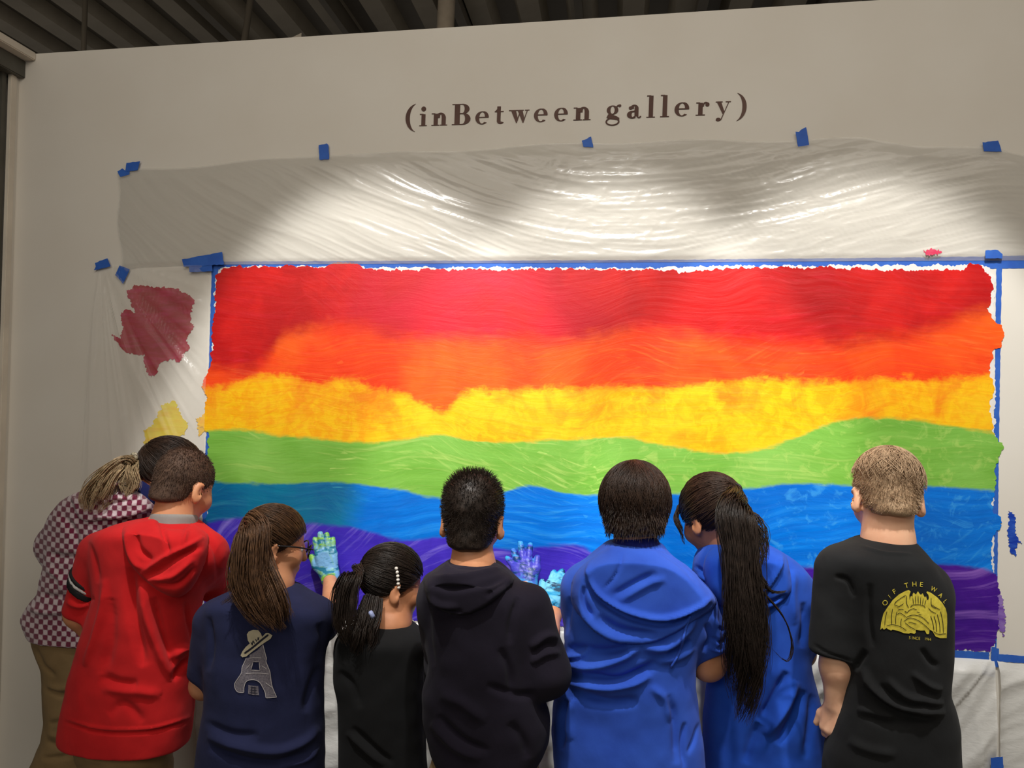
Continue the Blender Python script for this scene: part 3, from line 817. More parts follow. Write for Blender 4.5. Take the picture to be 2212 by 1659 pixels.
# ------------------------------------------------------------------ stray paint on the wall
def paintmat(name, a, b, c):
    t = NT(name); v = t.obj(); n1 = t.noise(v, 14, 4, .6, .8); n2 = t.noise(t.mapping(v, (6, 1, 30)), 2, 4, .6)
    t.base(t.mix(t.maprange(n2, .45, .7, 0, .8), t.mix(t.maprange(n1, .35, .65), a, b), c)); t.p(Roughness=.4); t.bump(n2, .4, .003); return t.m
z4 = lambda L: [(x * .27125, 520 + y * .27125) for x, y in L]
z13 = lambda L: [(1652 + x * .25316, 960 + y * .25316) for x, y in L]
RP = z4([(1070, 350), (1150, 360), (1300, 370), (1420, 385), (1500, 430), (1550, 470), (1535, 520), (1520, 570), (1520, 650), (1552, 690), (1515, 740), (1485, 800), (1510, 850), (1450, 930), (1430, 970), (1380, 940), (1330, 955), (1260, 980), (1255, 1050), (1205, 1090), (1170, 1040), (1150, 960), (1150, 908), (1040, 905), (985, 870), (930, 800), (888, 748), (955, 775), (975, 740), (985, 690), (960, 620), (962, 590), (1010, 545), (1080, 570), (1045, 500), (1018, 440), (1012, 400), (1060, 380)])
wallpoly('paint_patch', RP, .0008, .0008, paintmat('crimson_paint', S(184, 20, 54), S(164, 18, 30), S(198, 44, 98)), 'crimson paint patch on the wall left of the mural', 'paint patch', None, (2.2, 4, .3), 5)
YP = z4([(1290, 1310), (1390, 1275), (1440, 1370), (1500, 1480), (1440, 1560), (1350, 1600), (1240, 1640), (1150, 1640), (1140, 1510), (1210, 1480), (1260, 1380)])
wallpoly('paint_patch', YP, .0008, .0006, paintmat('pale_yellow_paint', S(226, 210, 62), S(232, 204, 50), S(228, 176, 30)), 'pale yellow paint patch on the wall above the leaning girl', 'paint patch', None, (2.5, 5, .25), 8)
YS = z4([(1560, 1420), (1600, 1405), (1650, 1410), (1652, 1520), (1620, 1530), (1590, 1560), (1580, 1480)])
wallpoly('paint_patch', YS, .0012, .0006, paintmat('amber_paint', S(240, 190, 40), S(236, 176, 30), S(240, 206, 90)), 'small amber paint smudge at the left mural tape', 'paint patch', None, (2, 4, .3), 9)
BP = z13([(2085, 560), (2110, 590), (2130, 600), (2138, 700), (2142, 780), (2195, 850), (2160, 830), (2132, 900), (2142, 955), (2100, 930), (2072, 780), (2080, 660)])
wallpoly('paint_patch', BP, .0008, .0008, paintmat('cobalt_paint', S(14, 60, 176), S(10, 50, 160), S(60, 110, 206)), 'cobalt blue paint smear on the wall right of the mural', 'paint patch', None, (2, 4, .35), 10)
PP = z13([(1985, 1200), (2020, 1300), (2040, 1420), (2052, 1540), (2030, 1640), (1990, 1560), (1975, 1400)])
wallpoly('paint_patch', PP, .0013, .0007, paintmat('violet_paint', S(126, 86, 180), S(150, 120, 190), S(96, 40, 160)), 'faint violet smear beyond the right mural tape', 'paint patch', None, (2, 5, .35), 12)
RS = [(1991, 545), (2005, 540), (2028, 543), (2026, 549), (2010, 553), (1996, 551)]
wallpoly('paint_patch', RS, .0125, .0006, paintmat('pink_paint', S(214, 60, 96), S(206, 40, 80), S(224, 110, 130)), 'tiny pink paint spatter on the sheet above the top right mural tape', 'paint patch', None, (1.6, 5, .5), 13)

# ------------------------------------------------------------------ plastic sheets
def film(name, alpha, col, rough=0.24):
    t = NT(name); v = t.obj()
    nz = t.noise(t.mapping(v, (30, 30, 60)), 1.0, 4, 0.6, 0.5)
    t.base(col); t.p(Roughness=rough, Specular_IOR_Level=0.6, Alpha=alpha)
    t.b.inputs['Coat Weight'].default_value = 0.25; t.b.inputs['Coat Roughness'].default_value = 0.12
    t.bump(nz, 0.35, 0.004)
    return t.m
M_FILM = film('clear_masking_film', 0.45, S(214, 211, 203))
M_FILM2 = film('side_masking_film', 0.12, S(236, 233, 226))
M_FILM3 = film('white_masking_film', 0.80, S(236, 235, 230), 0.35)
def ridged(a, b, seed):
    n = vnoise(a, b, seed=seed); return (1 - np.abs(2 * n - 1)) ** 2
def sheetmesh(name, PX, PY, off, mat, label, cat='plastic sheet'):
    nx, ny = PX.shape
    W = at(PX, PY) + NW * off[..., None]
    V = W.reshape(-1, 3); idx = np.arange(nx * ny).reshape(nx, ny)
    F = np.stack([idx[:-1, :-1], idx[:-1, 1:], idx[1:, 1:], idx[1:, :-1]], -1).reshape(-1, 4)
    return tag(mesh(name, V, F, mat, None, True), label, cat)
# upper sheet
xs = np.arange(256, 2340, 3.0)
top = np.interp(xs, [256, 290, 450, 700, 900, 1270, 1450, 1560, 1732, 1860, 2000, 2140, 2340], [378, 366, 358, 334, 330, 309, 306, 303, 304, 299, 316, 322, 362]) + 3 * np.sin(xs * .02)
bot = np.interp(xs, [256, 300, 460, 2340], [585, 578, 572, 562])
vv = np.linspace(0, 1, 92)
PX = np.repeat(xs[:, None], 92, 1); PY = top[:, None] + (bot - top)[:, None] * vv[None]
PX = PX + (np.interp(PX, [256, 262, 330], [1, .8, 0]) * (vv[None] * 8 + 4 * np.sin(vv[None] * 9)))
sl = np.interp(xs, [255, 420, 500, 750, 1000, 1180, 1280, 1500, 1800, 2100, 2330], [1.2, .7, .5, .42, .40, .22, .04, -.14, -.26, -.2, .5])
G = np.concatenate([[0], np.cumsum((sl[1:] + sl[:-1]) / 2 * 3.0)])
s = PY - G[:, None] + 10 * vnoise(PX / 160, PY / 60, seed=2)
calm = np.interp(PX, [256, 420, 700, 2100, 2300], [.35, .35, 1, 1, .5])
off = 0.0065 + calm * (0.0055 * ridged(s / 58, PX / 420, 3) + 0.0032 * ridged(s / 24, PX / 260, 4) + 0.0020 * ridged(s / 10.5, PX / 170, 5) ** 2 + 0.0012 * ridged(s / 6.0, PX / 90, 8) ** 2 + 0.0006 * vnoise(s / 4.5, PX / 40, seed=6))
crk = np.exp(-((PX - 1330) / 190) ** 2) + np.exp(-((PX - 1740) / 170) ** 2)
off += crk * 0.0016 * ridged(PX / 26 + s / 40, PY / 15, 7)
e = np.minimum(1, vv / .10)[None] * np.minimum(1, (1 - vv) / .05)[None]
edge = (PY - top[:, None])
off = 0.0030 + (off - 0.003) * e + 0.004 * ridged(edge / 16, PX / 600, 9) * np.exp(-edge / 26)
sheetmesh('plastic_sheet', PX, PY, off, M_FILM, 'wide clear plastic sheet taped across the wall above the mural')
# side sheet, pleats fanning down from its tape
t_ = np.linspace(0, 1, 120); yy = 575 + t_ * 760
Lx = np.interp(yy, [575, 600, 700, 800, 950, 1335], [212, 210, 198, 190, 184, 172]); Rx = np.interp(yy, [575, 620, 1000, 1335], [452, 452, 441, 432])
uu = np.linspace(0, 1, 110)
PX = Lx[None] + (Rx - Lx)[None] * uu[:, None]; PY = np.repeat(yy[None], 110, 0) + (1 - uu[:, None]) * 0
ang = np.arctan2(PX - 218, PY - 548)
rr = np.hypot(PX - 218, PY - 548)
off = 0.003 + np.clip(rr / 140, 0, 1) * (0.020 * ridged(ang * 9 + 1.3, rr / 900, 14) ** 2 + 0.010 * ridged(ang * 21, rr / 500, 15) ** 2 + 0.0015 * ridged(ang * 40, rr / 300, 16))
off *= np.interp(uu, [0, .04, .9, 1], [.6, 1, 1, .2])[:, None]
sheetmesh('plastic_sheet', PX, PY, off + 0.002, M_FILM2, 'thin clear plastic sheet hanging with pleats left of the mural')
# lower sheet under the mural
xs = np.arange(430, 2150, 4.0); topb = np.interp(xs, [430, 905, 1200, 1750, 2150], [1322, 1346, 1362, 1402, 1424])
vv = np.linspace(0, 1, 110)
botb = np.full_like(xs, 2420)
PX = np.repeat(xs[:, None], 110, 1); PY = topb[:, None] + (botb - topb)[:, None] * vv[None] ** 1.3
s = PY + PX * np.interp(PX, [430, 1000, 1700, 2150], [-.10, .05, .02, .22])
off = 0.003 + np.minimum(1, vv * 18)[None] * (0.006 + 0.013 * ridged(s / 62, PX / 300, 21) + 0.006 * ridged(s / 27, PX / 200, 22) + 0.002 * ridged(s / 11, PX / 120, 23) + 0.010 * ridged(PX / 90, PY / 600, 24))
sheetmesh('plastic_sheet', PX, PY, off, M_FILM3, 'white plastic sheet hanging below the mural behind the children')
xs = np.arange(2152, 2340, 4.0); PX = np.repeat(xs[:, None], 110, 1); PY = (1424 + (xs - 2146) * .06)[:, None] + (2450 - 1424) * vv[None] ** 1.3
s = PY + (PX - 2146) * .3
off = 0.003 + np.minimum(1, vv * 18)[None] * (0.004 + 0.010 * ridged(s / 80, PX / 200, 31) + 0.003 * ridged(s / 26, PX / 120, 32) + 0.02 * np.exp(-(PX - 2146) / 14))
sheetmesh('plastic_sheet', PX, PY, off, M_FILM3, 'narrow white plastic sheet at the lower right edge beside the seam')
# ------------------------------------------------------------------ people: shared builders
def secs(rows, Y, b):
    out = []
    for r in rows:
        py, xl, xr = r[:3]; y = r[3] if len(r) > 3 else Y; bb = r[4] if len(r) > 4 else b
        c = at((xl + xr) / 2.0, py, y)
        out.append((float(c[2]), float(c[0]), y, (xr - xl) / 2.0 * mpp((xl + xr) / 2, py, y), bb))
    return out
class Head:
    def __init__(s, px, py, Y, yaw, pitch, roll, sc):
        a, p, r = map(math.radians, (yaw, pitch, roll))
        f = np.array([math.sin(a) * math.cos(p), math.cos(a) * math.cos(p), -math.sin(p)])
        rt = np.array([math.cos(a), -math.sin(a), 0.0]); up = np.cross(rt, f)
        s.R = np.stack([math.cos(r) * rt - math.sin(r) * up, f, math.sin(r) * rt + math.cos(r) * up], 1)
        s.c = at(px, py, Y); s.s = sc
    def w(s, x, y, z): return s.c + s.R @ (s.s * np.array([x, y, z], float))
    def wv(s, P): return s.c + (s.s * np.asarray(P, float)) @ s.R.T
def add_head(F, h, ears=True):
    s = h.s
    E = lambda c, r, k=0.02, op='u', R=None: F.ell(h.w(*c), np.array(r) * s, h.R if R is None else R, k * s, op)
    E((0, -.006, .020), (.070, .088, .080))
    E((0, .036, -.040), (.054, .052, .060), .04)
    E((0, .062, -.082), (.024, .022, .020), .03)                       # chin
    F.cap(h.w(0, .086, .004), h.w(0, .100, -.030), .007 * s, .011 * s, .012 * s)   # nose
    E((0, .084, -.058), (.022, .010, .006), .01); E((0, .082, -.067), (.019, .010, .006), .01)   # lips
    for q in (-1, 1):
        E((q * .030, .090, -.002), (.014, .010, .009), .012, 's')       # eye hollows
        E((q * .040, .060, -.032), (.020, .022, .020), .03)             # cheeks
        if ears:
            a = math.radians(28) * q
            Re = h.R @ np.array([[math.cos(a), math.sin(a), 0], [-math.sin(a), math.cos(a), 0], [0, 0, 1.0]])
            F.ell(h.w(q * .078, -.008, -.018), np.array((.0065, .018, .030)) * s, Re, .008 * s)
            F.ell(h.w(q * .086, -.002, -.014), np.array((.006, .010, .018)) * s, Re, .006 * s, 's')
            F.ell(h.w(q * .074, -.001, -.042), np.array((.008, .009, .010)) * s, Re, .008 * s)
    return F
def eyes(h, parent):
    m = bpy.data.materials.get('eye_white') or flat('eye_white', S(210, 205, 200), 0.2, None, 10, 0)
    mi = bpy.data.materials.get('dark_iris') or flat('dark_iris', S(36, 24, 18), 0.15, None, 10, 0)
    for q in (-1, 1):
        c = h.w(q * .030, .074, -.002)
        bm = bmesh.new(); bmesh.ops.create_uvsphere(bm, u_segments=16, v_segments=10, radius=.0115 * h.s)
        for v in bm.verts: v.co = Vector(c) + v.co
        me = bpy.data.meshes.new('eye'); bm.to_mesh(me); bm.free()
        me.materials.append(m); me.materials.append(mi)
        d = h.R[:, 1]
        for p in me.polygons:
            p.use_smooth = True
            if (np.array(p.center) - c) @ d > .0098 * h.s: p.material_index = 1
        link('eye', me, None, parent)
HC = (0, -.008, .022)
def hair_dirs(n, seed, z0, slope, zc=None):
    """random points (head units) of the unit ball whose place on the scalp lies above the hairline"""
    g = np.random.default_rng(seed); out = []
    while len(out) < n:
        d = g.normal(size=(n, 3)); d /= np.linalg.norm(d, axis=1, keepdims=True)
        P = d * np.array([.078, .096, .088]) + HC
        out += list(d[P[:, 2] > z0 + slope * P[:, 1]])
    return np.array(out[:n])
def hair_cap(h, z0, slope, infl=.010, lump=0.0, seed=0, extra=None, res=.0032, kcut=.012):
    s = h.s; r = (np.array([.068, .086, .078]) + infl) * s
    m = .16 * s + .03
    F = Field(h.c - m, h.c + m, res)
    F.ell(h.w(*HC), r, h.R, 0)
    if extra: extra(F)
    X, Y, Z = np.meshgrid(*F.ax, indexing='ij', sparse=True)
    L = [((X - h.c[0]) * h.R[0, i] + (Y - h.c[1]) * h.R[1, i] + (Z - h.c[2]) * h.R[2, i]) / s for i in range(3)]
    cut = (z0 + slope * L[1] - L[2]) * s / math.sqrt(1 + slope * slope)
    F.D = smax(F.D, cut.astype(np.float32), kcut * s)
    if lump:
        nz = vnoise(L[0] * 60 + 0 * L[1] + 0 * L[2], L[1] * 60 + 0 * L[0] + 0 * L[2], L[2] * 60 + 0 * L[0] + 0 * L[1], seed)
        F.D += (lump * (nz - .5)).astype(np.float32)
    return F
def nape(h, w=.054, z=-.055, d=.052):
    return lambda F: F.ell(h.w(0, -.034, z), np.array((w, d, .055)) * h.s, h.R, .03)
def on_cap(h, d, infl):
    r = np.array([.068, .086, .078]) + infl
    return h.wv(d * r + HC)
def buzz(h, n, seed, z0, slope, infl, ln, thick=.0007, lean=(0, -.3, -.5), topboost=0.0):
    d = hair_dirs(n, seed, z0, slope); g = np.random.default_rng(seed + 9)
    P0 = on_cap(h, d, infl - .002)
    lv = np.asarray(lean) + 0 * d
    dd = d + lv + .25 * g.normal(size=d.shape); dd /= np.linalg.norm(dd, axis=1, keepdims=True)
    L = ln * (0.6 + .8 * g.random((n, 1))) * (1 + topboost * np.clip(d[:, 2:3], 0, 1))
    D = dd @ h.R.T
    N = (d @ h.R.T)
    P1 = P0 + D * L * .55 + N * L * .12; P2 = P0 + D * L
    return strands(np.stack([P0, P1, P2], 1), thick, thick * .3)
def fuzz(h, VF, n, seed, ln, lean=(0, -.2, -.4), thick=.0006, fade=(-.09, -.03), top=0.0, messy=.25, N=3):
    """short hair growing from the whole cap mesh, shorter towards the nape"""
    V, F = VF; g = np.random.default_rng(seed)
    ar = np.linalg.norm(np.cross(V[F[:, 2]] - V[F[:, 0]], V[F[:, 3]] - V[F[:, 1]]), axis=1)
    k = g.choice(len(F), n, p=ar / ar.sum())
    w = g.random((n, 4)) + .05; w /= w.sum(1, keepdims=True)
    P0 = sum(V[F[k, i]] * w[:, i:i + 1] for i in range(4))
    Nn = vnormals(V, F)[F[k, 0]]
    L = (P0 - h.c) @ h.R / h.s
    out = (Nn * np.array([1, 1, 1])); ok = (Nn @ h.R)[:, 2] > -.75
    P0, Nn, L = P0[ok], Nn[ok], L[ok]; m = len(P0)
    D = Nn + np.asarray(lean) @ h.R.T + messy * g.normal(size=(m, 3)); D /= np.linalg.norm(D, axis=1, keepdims=True)
    ll = ln * (.6 + .8 * g.random((m, 1))) * np.clip((L[:, 2:3] - fade[0]) / (fade[1] - fade[0]), .25, 1) * (1 + top * np.clip((L[:, 2:3] - .05) / .05, 0, 1))
    t = np.linspace(0, 1, N)[None, :, None]
    P = P0[:, None] - Nn[:, None] * .0015 + D[:, None] * ll[:, None] * t + (np.asarray(lean) @ h.R.T)[None, None] * ll[:, None] * .6 * t * t
    return strands(P, thick, thick * .35)
def slerp(a, b, t):
    om = np.arccos(np.clip((a * b).sum(-1, keepdims=True), -.999, .999))
    return (np.sin((1 - t) * om) * a + np.sin(t * om) * b) / np.sin(om)
def pulled(h, n, seed, z0, slope, infl, gather, r=.0008, N=11, lift=.004, jit=.06):
    """strands combed from all over the scalp to a gathering point"""
    g = np.random.default_rng(seed); d = hair_dirs(n, seed, z0, slope)
    gt = unit(gather) + jit * g.normal(size=d.shape); gt /= np.linalg.norm(gt, axis=1, keepdims=True)
    t = np.linspace(0, 1, N)[None, :, None]
    D = slerp(d[:, None, :], gt[:, None, :], t); D /= np.linalg.norm(D, axis=2, keepdims=True)
    rr = np.array([.068, .086, .078]) + infl
    bump = 1 + (lift * (.3 + g.random((n, 1, 1)))) / .08 * np.sin(t * math.pi)
    P = h.wv((D * rr * bump + HC).reshape(-1, 3)).reshape(n, N, 3)
    return strands(P, r, r * .6)
def falling(h, n, seed, crown, infl, reach, r=.0009, N=10, jit=.10, zmin=None):
    """strands from the crown down over the head"""
    g = np.random.default_rng(seed); c = unit(crown)
    a = unit(np.cross(c, [1, .3, 0])); b = np.cross(c, a)
    th = g.random(n) * 2 * math.pi
    st = g.random(n) * .9
    en = st + (reach * (0.55 + .45 * g.random(n)))
    th2 = th + jit * g.normal(size=n) * 2
    t = np.linspace(0, 1, N)[None]
    pol = (st[:, None] + (en - st)[:, None] * t); tt = th[:, None] + (th2 - th)[:, None] * t
    pol = np.minimum(pol, 2.5)
    D = np.cos(pol)[..., None] * c + np.sin(pol)[..., None] * (np.cos(tt)[..., None] * a + np.sin(tt)[..., None] * b)
    rr = np.array([.068, .086, .078]) + infl
    up = 1 + (.004 + .006 * g.random((n, 1, 1))) / .08
    L = D * rr * up + HC
    if zmin is not None:
        L[..., 2] = np.maximum(L[..., 2], zmin[0] + zmin[1] * L[..., 1])
    return strands(h.wv(L.reshape(-1, 3)).reshape(n, N, 3), r, r * .4)
def hand(F, wr, tip, normal, sc=1.0, thumb=1, curl=0.15, r=1.0, k=.006, spread=.12, fold=None):
    """five-fingered hand from wrist wr pointing to tip; normal = where the palm faces; thumb side +1/-1"""
    f = unit(np.asarray(tip) - wr); n = unit(np.asarray(normal) - f * (np.asarray(normal) @ f)); b = np.cross(n, f) * thumb
    p = lambda u, v, w: wr + sc * (u * f + v * b + w * n)
    bs = (.024, .008, -.008, -.022); ln = (.054, .061, .057, .045)
    for i in range(4):
        F.cap(p(0, bs[i] * .6, 0), p(.072 - .004 * abs(i - 1), bs[i], 0), .013 * sc * r, .0115 * sc * r, k * 2.2)
    for i in range(4):
        q = (p(.072 - .004 * abs(i - 1), bs[i], 0)); ang = curl * (1 if fold is None else fold[i]); dirb = spread * (1.5 - i) * .6
        rad = (.0092, .0096, .0092, .0082)[i] * sc * r
        cur = 0.0
        for seg in (.46, .30, .24):
            cur += ang
            d = unit(f * math.cos(cur) + n * math.sin(cur) + b * dirb)
            e = q + d * ln[i] * seg * sc
            F.cap(q, e, rad, rad * .92, k); q = e; rad *= .92
    F.cap(p(.012, .016, .002), p(.042, .040, .006), .0135 * sc * r, .0115 * sc * r, k * 1.5)
    F.cap(p(.042, .040, .006), p(.072, .050, .008), .0112 * sc * r, .0088 * sc * r, k)
def glove(wr, tip, normal, back, sc, thumb, mat, parent, **kw):
    wr = np.asarray(wr, float); m = .20
    F = Field(np.minimum(wr, np.minimum(tip, back)) - .075, np.maximum(wr, np.maximum(tip, back)) + .075, .0026)
    hand(F, wr, tip, normal, sc, thumb, r=1.12, **kw)
    F.cap(wr, back, .0235 * sc, .0275 * sc, .012, cut=True)
    V, Q = F.mesh()
    V = apply_relief(V, Q, None, .0011, 55, 3)
    return mesh('glove', V, Q, mat, parent, True)
def fieldbox(pts, m): 
    P = np.array(pts); return P.min(0) - m, P.max(0) + m
def legs(parent, px, py, Y, half, mat, shoe, top=None, foot=(0.0, 0.0), name='trousers', spread=.075, wr=.062):
    """trousers to the floor and a pair of shoes"""
    hip = at(px, py, Y); hz = min(float(hip[2]), .74)
    F = Field((hip[0] - .26, Y - .2, .02), (hip[0] + .26, Y + .26, hz + .12), .0075)
    F.ell((hip[0], Y, hz), (half, .10, .10), None, .02)
    for q in (-1, 1):
        h0 = (hip[0] + q * half * .5, Y, hz - .03); kn = (hip[0] + q * (spread + .004), Y + .012, hz * .5 + .02); an = (hip[0] + q * spread + foot[0], Y + foot[1], .055)
        F.cap(h0, kn, half * .52, wr, .03); F.cap(kn, an, wr, wr * .82, .02, cut=True)
    V, Q = F.mesh(); V = apply_relief(V, Q, None, .006, 12, 5, (1, 1, 2))
    mesh(name, V, Q, mat, parent, True)
    for q in (-1, 1):
        c = np.array([hip[0] + q * spread + foot[0], Y + foot[1] + .045, 0.0])
        G = Field(c - (.07, .15, .01), c + (.07, .16, .11), .006)
        G.loft([(0.0, c[0], c[1], .041, .108), (.02, c[0], c[1], .043, .112), (.04, c[0], c[1] - .005, .040, .104), (.065, c[0], c[1] - .04, .034, .062), (.09, c[0], c[1] - .05, .033, .046)], 0, 2.4, .006, .006)
        v, f = G.mesh(); mesh('shoe', v, f, shoe, parent, True)
def garment(name, rows, Y, b, sleeves, mat, parent, rel=None, h=.0045, noise=.003, n=2.4, extra=None, seed=1, kk=.035, nscale=11.0, relaxit=1):
    S_ = secs(rows, Y, b)
    A = np.array(S_); pts = [(A[:, 1].min() - A[:, 3].max() * 0 - max(A[:, 3]), Y - b - .02, A[:, 0].min()), (A[:, 1].max() + max(A[:, 3]), Y + b + .02, A[:, 0].max())]
    lo = np.array([(A[:, 1] - A[:, 3]).min(), (A[:, 2] - A[:, 4]).min(), A[:, 0].min()]); hi = np.array([(A[:, 1] + A[:, 3]).max(), (A[:, 2] + A[:, 4]).max(), A[:, 0].max()])
    for P, R, *_ in sleeves:
        P = np.array(P); lo = np.minimum(lo, P.min(0) - max(R)); hi = np.maximum(hi, P.max(0) + max(R))
    F = Field(lo - .03, hi + .03, h)
    F.loft(S_, 0, n)
    for sl in sleeves: F.chain(sl[0], sl[1], kk, cut=True)
    if extra: extra(F)
    V, Q = F.mesh()
    V = relax(V, Q, relaxit)
    V = apply_relief(V, Q, rel, noise, nscale, seed)
    o = mesh(name, V, Q, mat, parent, True)
    return F, o, V, Q
def hoodpiece(F, poly, T, w, mat, parent, rel, ymax, noise=.002, seed=3, name='hood'):
    G = pillow(F, poly, T, w)
    yy = np.broadcast_to(F.ax[1][None, :, None], G.D.shape); G.D = np.where(yy > ymax, .05, G.D).astype(np.float32)
    V, Q = G.mesh(); V = relax(V, Q, 2)
    V = apply_relief(V, Q, rel, noise, 12, seed)
    return mesh(name, V, Q, mat, parent, True), V, Q
def body(head, neckbase, pts_arms, skin, parent, core, ears=True, neckr=(.043, .050), hands=(), h=.004):
    """head, neck, trunk core and arms in one skin"""
    P = [head.c, neckbase] + [p for a in pts_arms for p in a[0]] + list(core)
    for q in hands: P += [q[0], q[1]]
    lo, hi = fieldbox(P, .06); lo = np.minimum(lo, head.c - .13 * head.s - .01); hi = np.maximum(hi, head.c + .13 * head.s + .01)
    F = Field(lo, hi, h)
    add_head(F, head, ears)
    s = head.s
    F.cap(head.w(0, -.020, -.035), neckbase, neckr[0] * s, neckr[1], .03)
    F.chain([neckbase] + list(core), [neckr[1]] + [.06] * len(core), .03)
    for a in pts_arms:
        F.chain([core[0]] + list(a[0]), [.04] + list(a[1]), .02)
    for q in hands: hand(F, *q[:3], **q[3])
    V, Q = F.mesh(); V = relax(V, Q, 1, .4)
    return mesh('body', V, Q, skin, parent, True)
def tube(name, pts, r, mat, parent, sides=8, step=.006, taper=False):
    C = catmull(pts, step); V, F = strands(C[None], r, r * (.3 if taper else 1.0), sides)
    n = len(C)
    caps = [tuple(range(sides))[::-1], tuple(range((n - 1) * sides, n * sides))]
    o = mesh(name, V, [tuple(f) for f in F] + caps, mat, parent, True)
    return o
def decal(name, loops, mat, bvh, parent, off=.0015, grid=5.0):
    """flat print laid on a garment; loops: px polygons (first outer, rest holes)"""
    L = [[Vector((float(x), float(y), 0)) for x, y in lp] for lp in loops]
    flatv = [v for lp in L for v in lp]
    tri = tessellate_polygon(L)
    bm = bmesh.new(); vs = [bm.verts.new(v) for v in flatv]
    for t in tri:
        try: bm.faces.new([vs[i] for i in t])
        except ValueError: pass
    A = np.array([v[:] for v in flatv]); 
    for ax in (0, 1):
        for c in np.arange(A[:, ax].min() + grid * .5, A[:, ax].max(), grid):
            no = [0, 0, 0]; no[ax] = 1; co = [0, 0, 0]; co[ax] = c
            bmesh.ops.bisect_plane(bm, geom=bm.verts[:] + bm.edges[:] + bm.faces[:], plane_co=co, plane_no=no)
    bad = []
    for v in bm.verts:
        d = ray(v.co.x, v.co.y); dn = Vector(unit(d))
        hit = bvh.ray_cast(Vector(CAM), dn)
        if hit[0] is None: bad.append(v)
        else: v.co = hit[0] - dn * off
    if bad: bmesh.ops.delete(bm, geom=bad, context='VERTS')
    bm.normal_update()
    for f in bm.faces:
        f.smooth = True
        if f.normal.y > 0: f.normal_flip()
    me = bpy.data.meshes.new(name); bm.to_mesh(me); bm.free()
    return link(name, me, mat, parent)
def strokepoly(pts, w):
    C = catmull(pts, 1.2) if len(pts) > 2 else np.linspace(pts[0], pts[1], 6)
    T = np.gradient(C, axis=0); T /= np.linalg.norm(T, axis=1, keepdims=True) + 1e-9
    N = np.stack([-T[:, 1], T[:, 0]], 1)
    ww = w * .5 * np.clip(np.minimum(np.arange(len(C)), np.arange(len(C))[::-1]) / 2 + .3, 0, 1)[:, None]
    return np.vstack([C + N * ww, (C - N * ww)[::-1]])
def glyph_loops(ch, size):
    cu = bpy.data.curves.new('glyph', 'FONT'); cu.body = ch; cu.size = size; cu.align_x = 'CENTER'; cu.align_y = 'CENTER'; cu.resolution_u = 3
    o = bpy.data.objects.new('glyph', cu); COL.objects.link(o)
    me = bpy.data.meshes.new_from_object(o.evaluated_get(bpy.context.evaluated_depsgraph_get()))
    V = np.array([v.co[:2] for v in me.vertices]); F = [tuple(p.vertices) for p in me.polygons]
    bpy.data.objects.remove(o); bpy.data.curves.remove(cu); bpy.data.meshes.remove(me)
    return V, F
def text_decal(name, items, mat, bvh, parent, off=.0016):
    """items: (char, px, py, size px, angle deg, x squeeze)"""
    V, F = [], []
    for ch, x, y, sz, ang, sq in items:
        v, f = glyph_loops(ch, sz); c, s = math.cos(math.radians(ang)), math.sin(math.radians(ang))
        v = v * np.array([sq, 1.0])
        P = np.stack([x + v[:, 0] * c - v[:, 1] * s, y - (v[:, 0] * s + v[:, 1] * c)], 1)
        o = len(V)
        for p in P:
            d = Vector(unit(ray(*p))); hit = bvh.ray_cast(Vector(CAM), d)
            V.append((hit[0] - d * off) if hit[0] is not None else Vector(at(p[0], p[1], -.4)))
        F += [tuple(i + o for i in q) for q in f]
    return mesh(name, [tuple(v) for v in V], F, mat, parent)
def person(px, Y, label):
    o = empty('person', (float(at(px, 1500, Y)[0]), Y, 0.0))
    return tag(o, label, 'person', 'children painting the mural')

# materials of the figures
SK_TAN = skinmat('tan_skin', S(214, 152, 112), S(200, 134, 96)); SK_MED = skinmat('medium_skin', S(206, 148, 110), S(190, 128, 92))
SK_DRK = skinmat('brown_skin', S(176, 120, 86), S(158, 104, 72)); SK_FAIR = skinmat('fair_skin', S(240, 190, 156), S(232, 172, 138))
H_DARK = hairmat('dark_brown_hair', S(64, 47, 37), S(40, 29, 23)); H_BLK = hairmat('black_brown_hair', S(50, 40, 34), S(31, 25, 21))
H_BRN = hairmat('brown_hair', S(104, 74, 50), S(52, 37, 28)); H_BLOND = hairmat('sandy_hair', S(200, 172, 140), S(150, 122, 94), .6)
H_ASH = hairmat('ash_blond_hair', S(190, 166, 128), S(120, 100, 74)); H_BUZZ = hairmat('cropped_brown_hair', S(92, 70, 56), S(66, 50, 42), .7)
C_KHAKI = cloth('khaki_twill', S(142, 118, 82), S(126, 104, 70)); C_NAVYP = cloth('navy_twill', S(34, 36, 52)); C_DENIM = cloth('dark_trousers', S(40, 40, 46))
SHOE = flat('dark_shoe', S(44, 42, 44), .6)
# ------------------------------------------------------------------ child 1: maroon and white fleece, leaning at the far left
def fleece_mat():
    t = NT('maroon_white_fleece'); v = t.obj()
    sx = t.new('ShaderNodeSeparateXYZ'); t.l.new(v, sx.inputs[0])
    nz = t.noise(v, 70, 2, .5)
    a = t.math('ADD', t.math('ADD', sx.outputs[0], t.math('MULTIPLY', sx.outputs[1], .6)), t.math('MULTIPLY', nz, .005))
    b = t.math('ADD', sx.outputs[2], t.math('MULTIPLY', nz, .006))
    k = 2 * math.pi / .030
    w = t.math('ADD', t.math('SINE', t.math('MULTIPLY', t.math('ADD', a, b), k)), t.math('SINE', t.math('MULTIPLY', t.math('SUBTRACT', a, b), k)))
    t.base(t.mix(t.maprange(w, -.35, .55), S(112, 34, 62), S(206, 190, 194)))
    t.p(Roughness=.95, Specular_IOR_Level=.05, Sheen_Weight=.35)
    t.bump(t.noise(v, 380, 3, .7), .6, .004); return t.m
M_FLEECE = fleece_mat()
Y1 = -.25
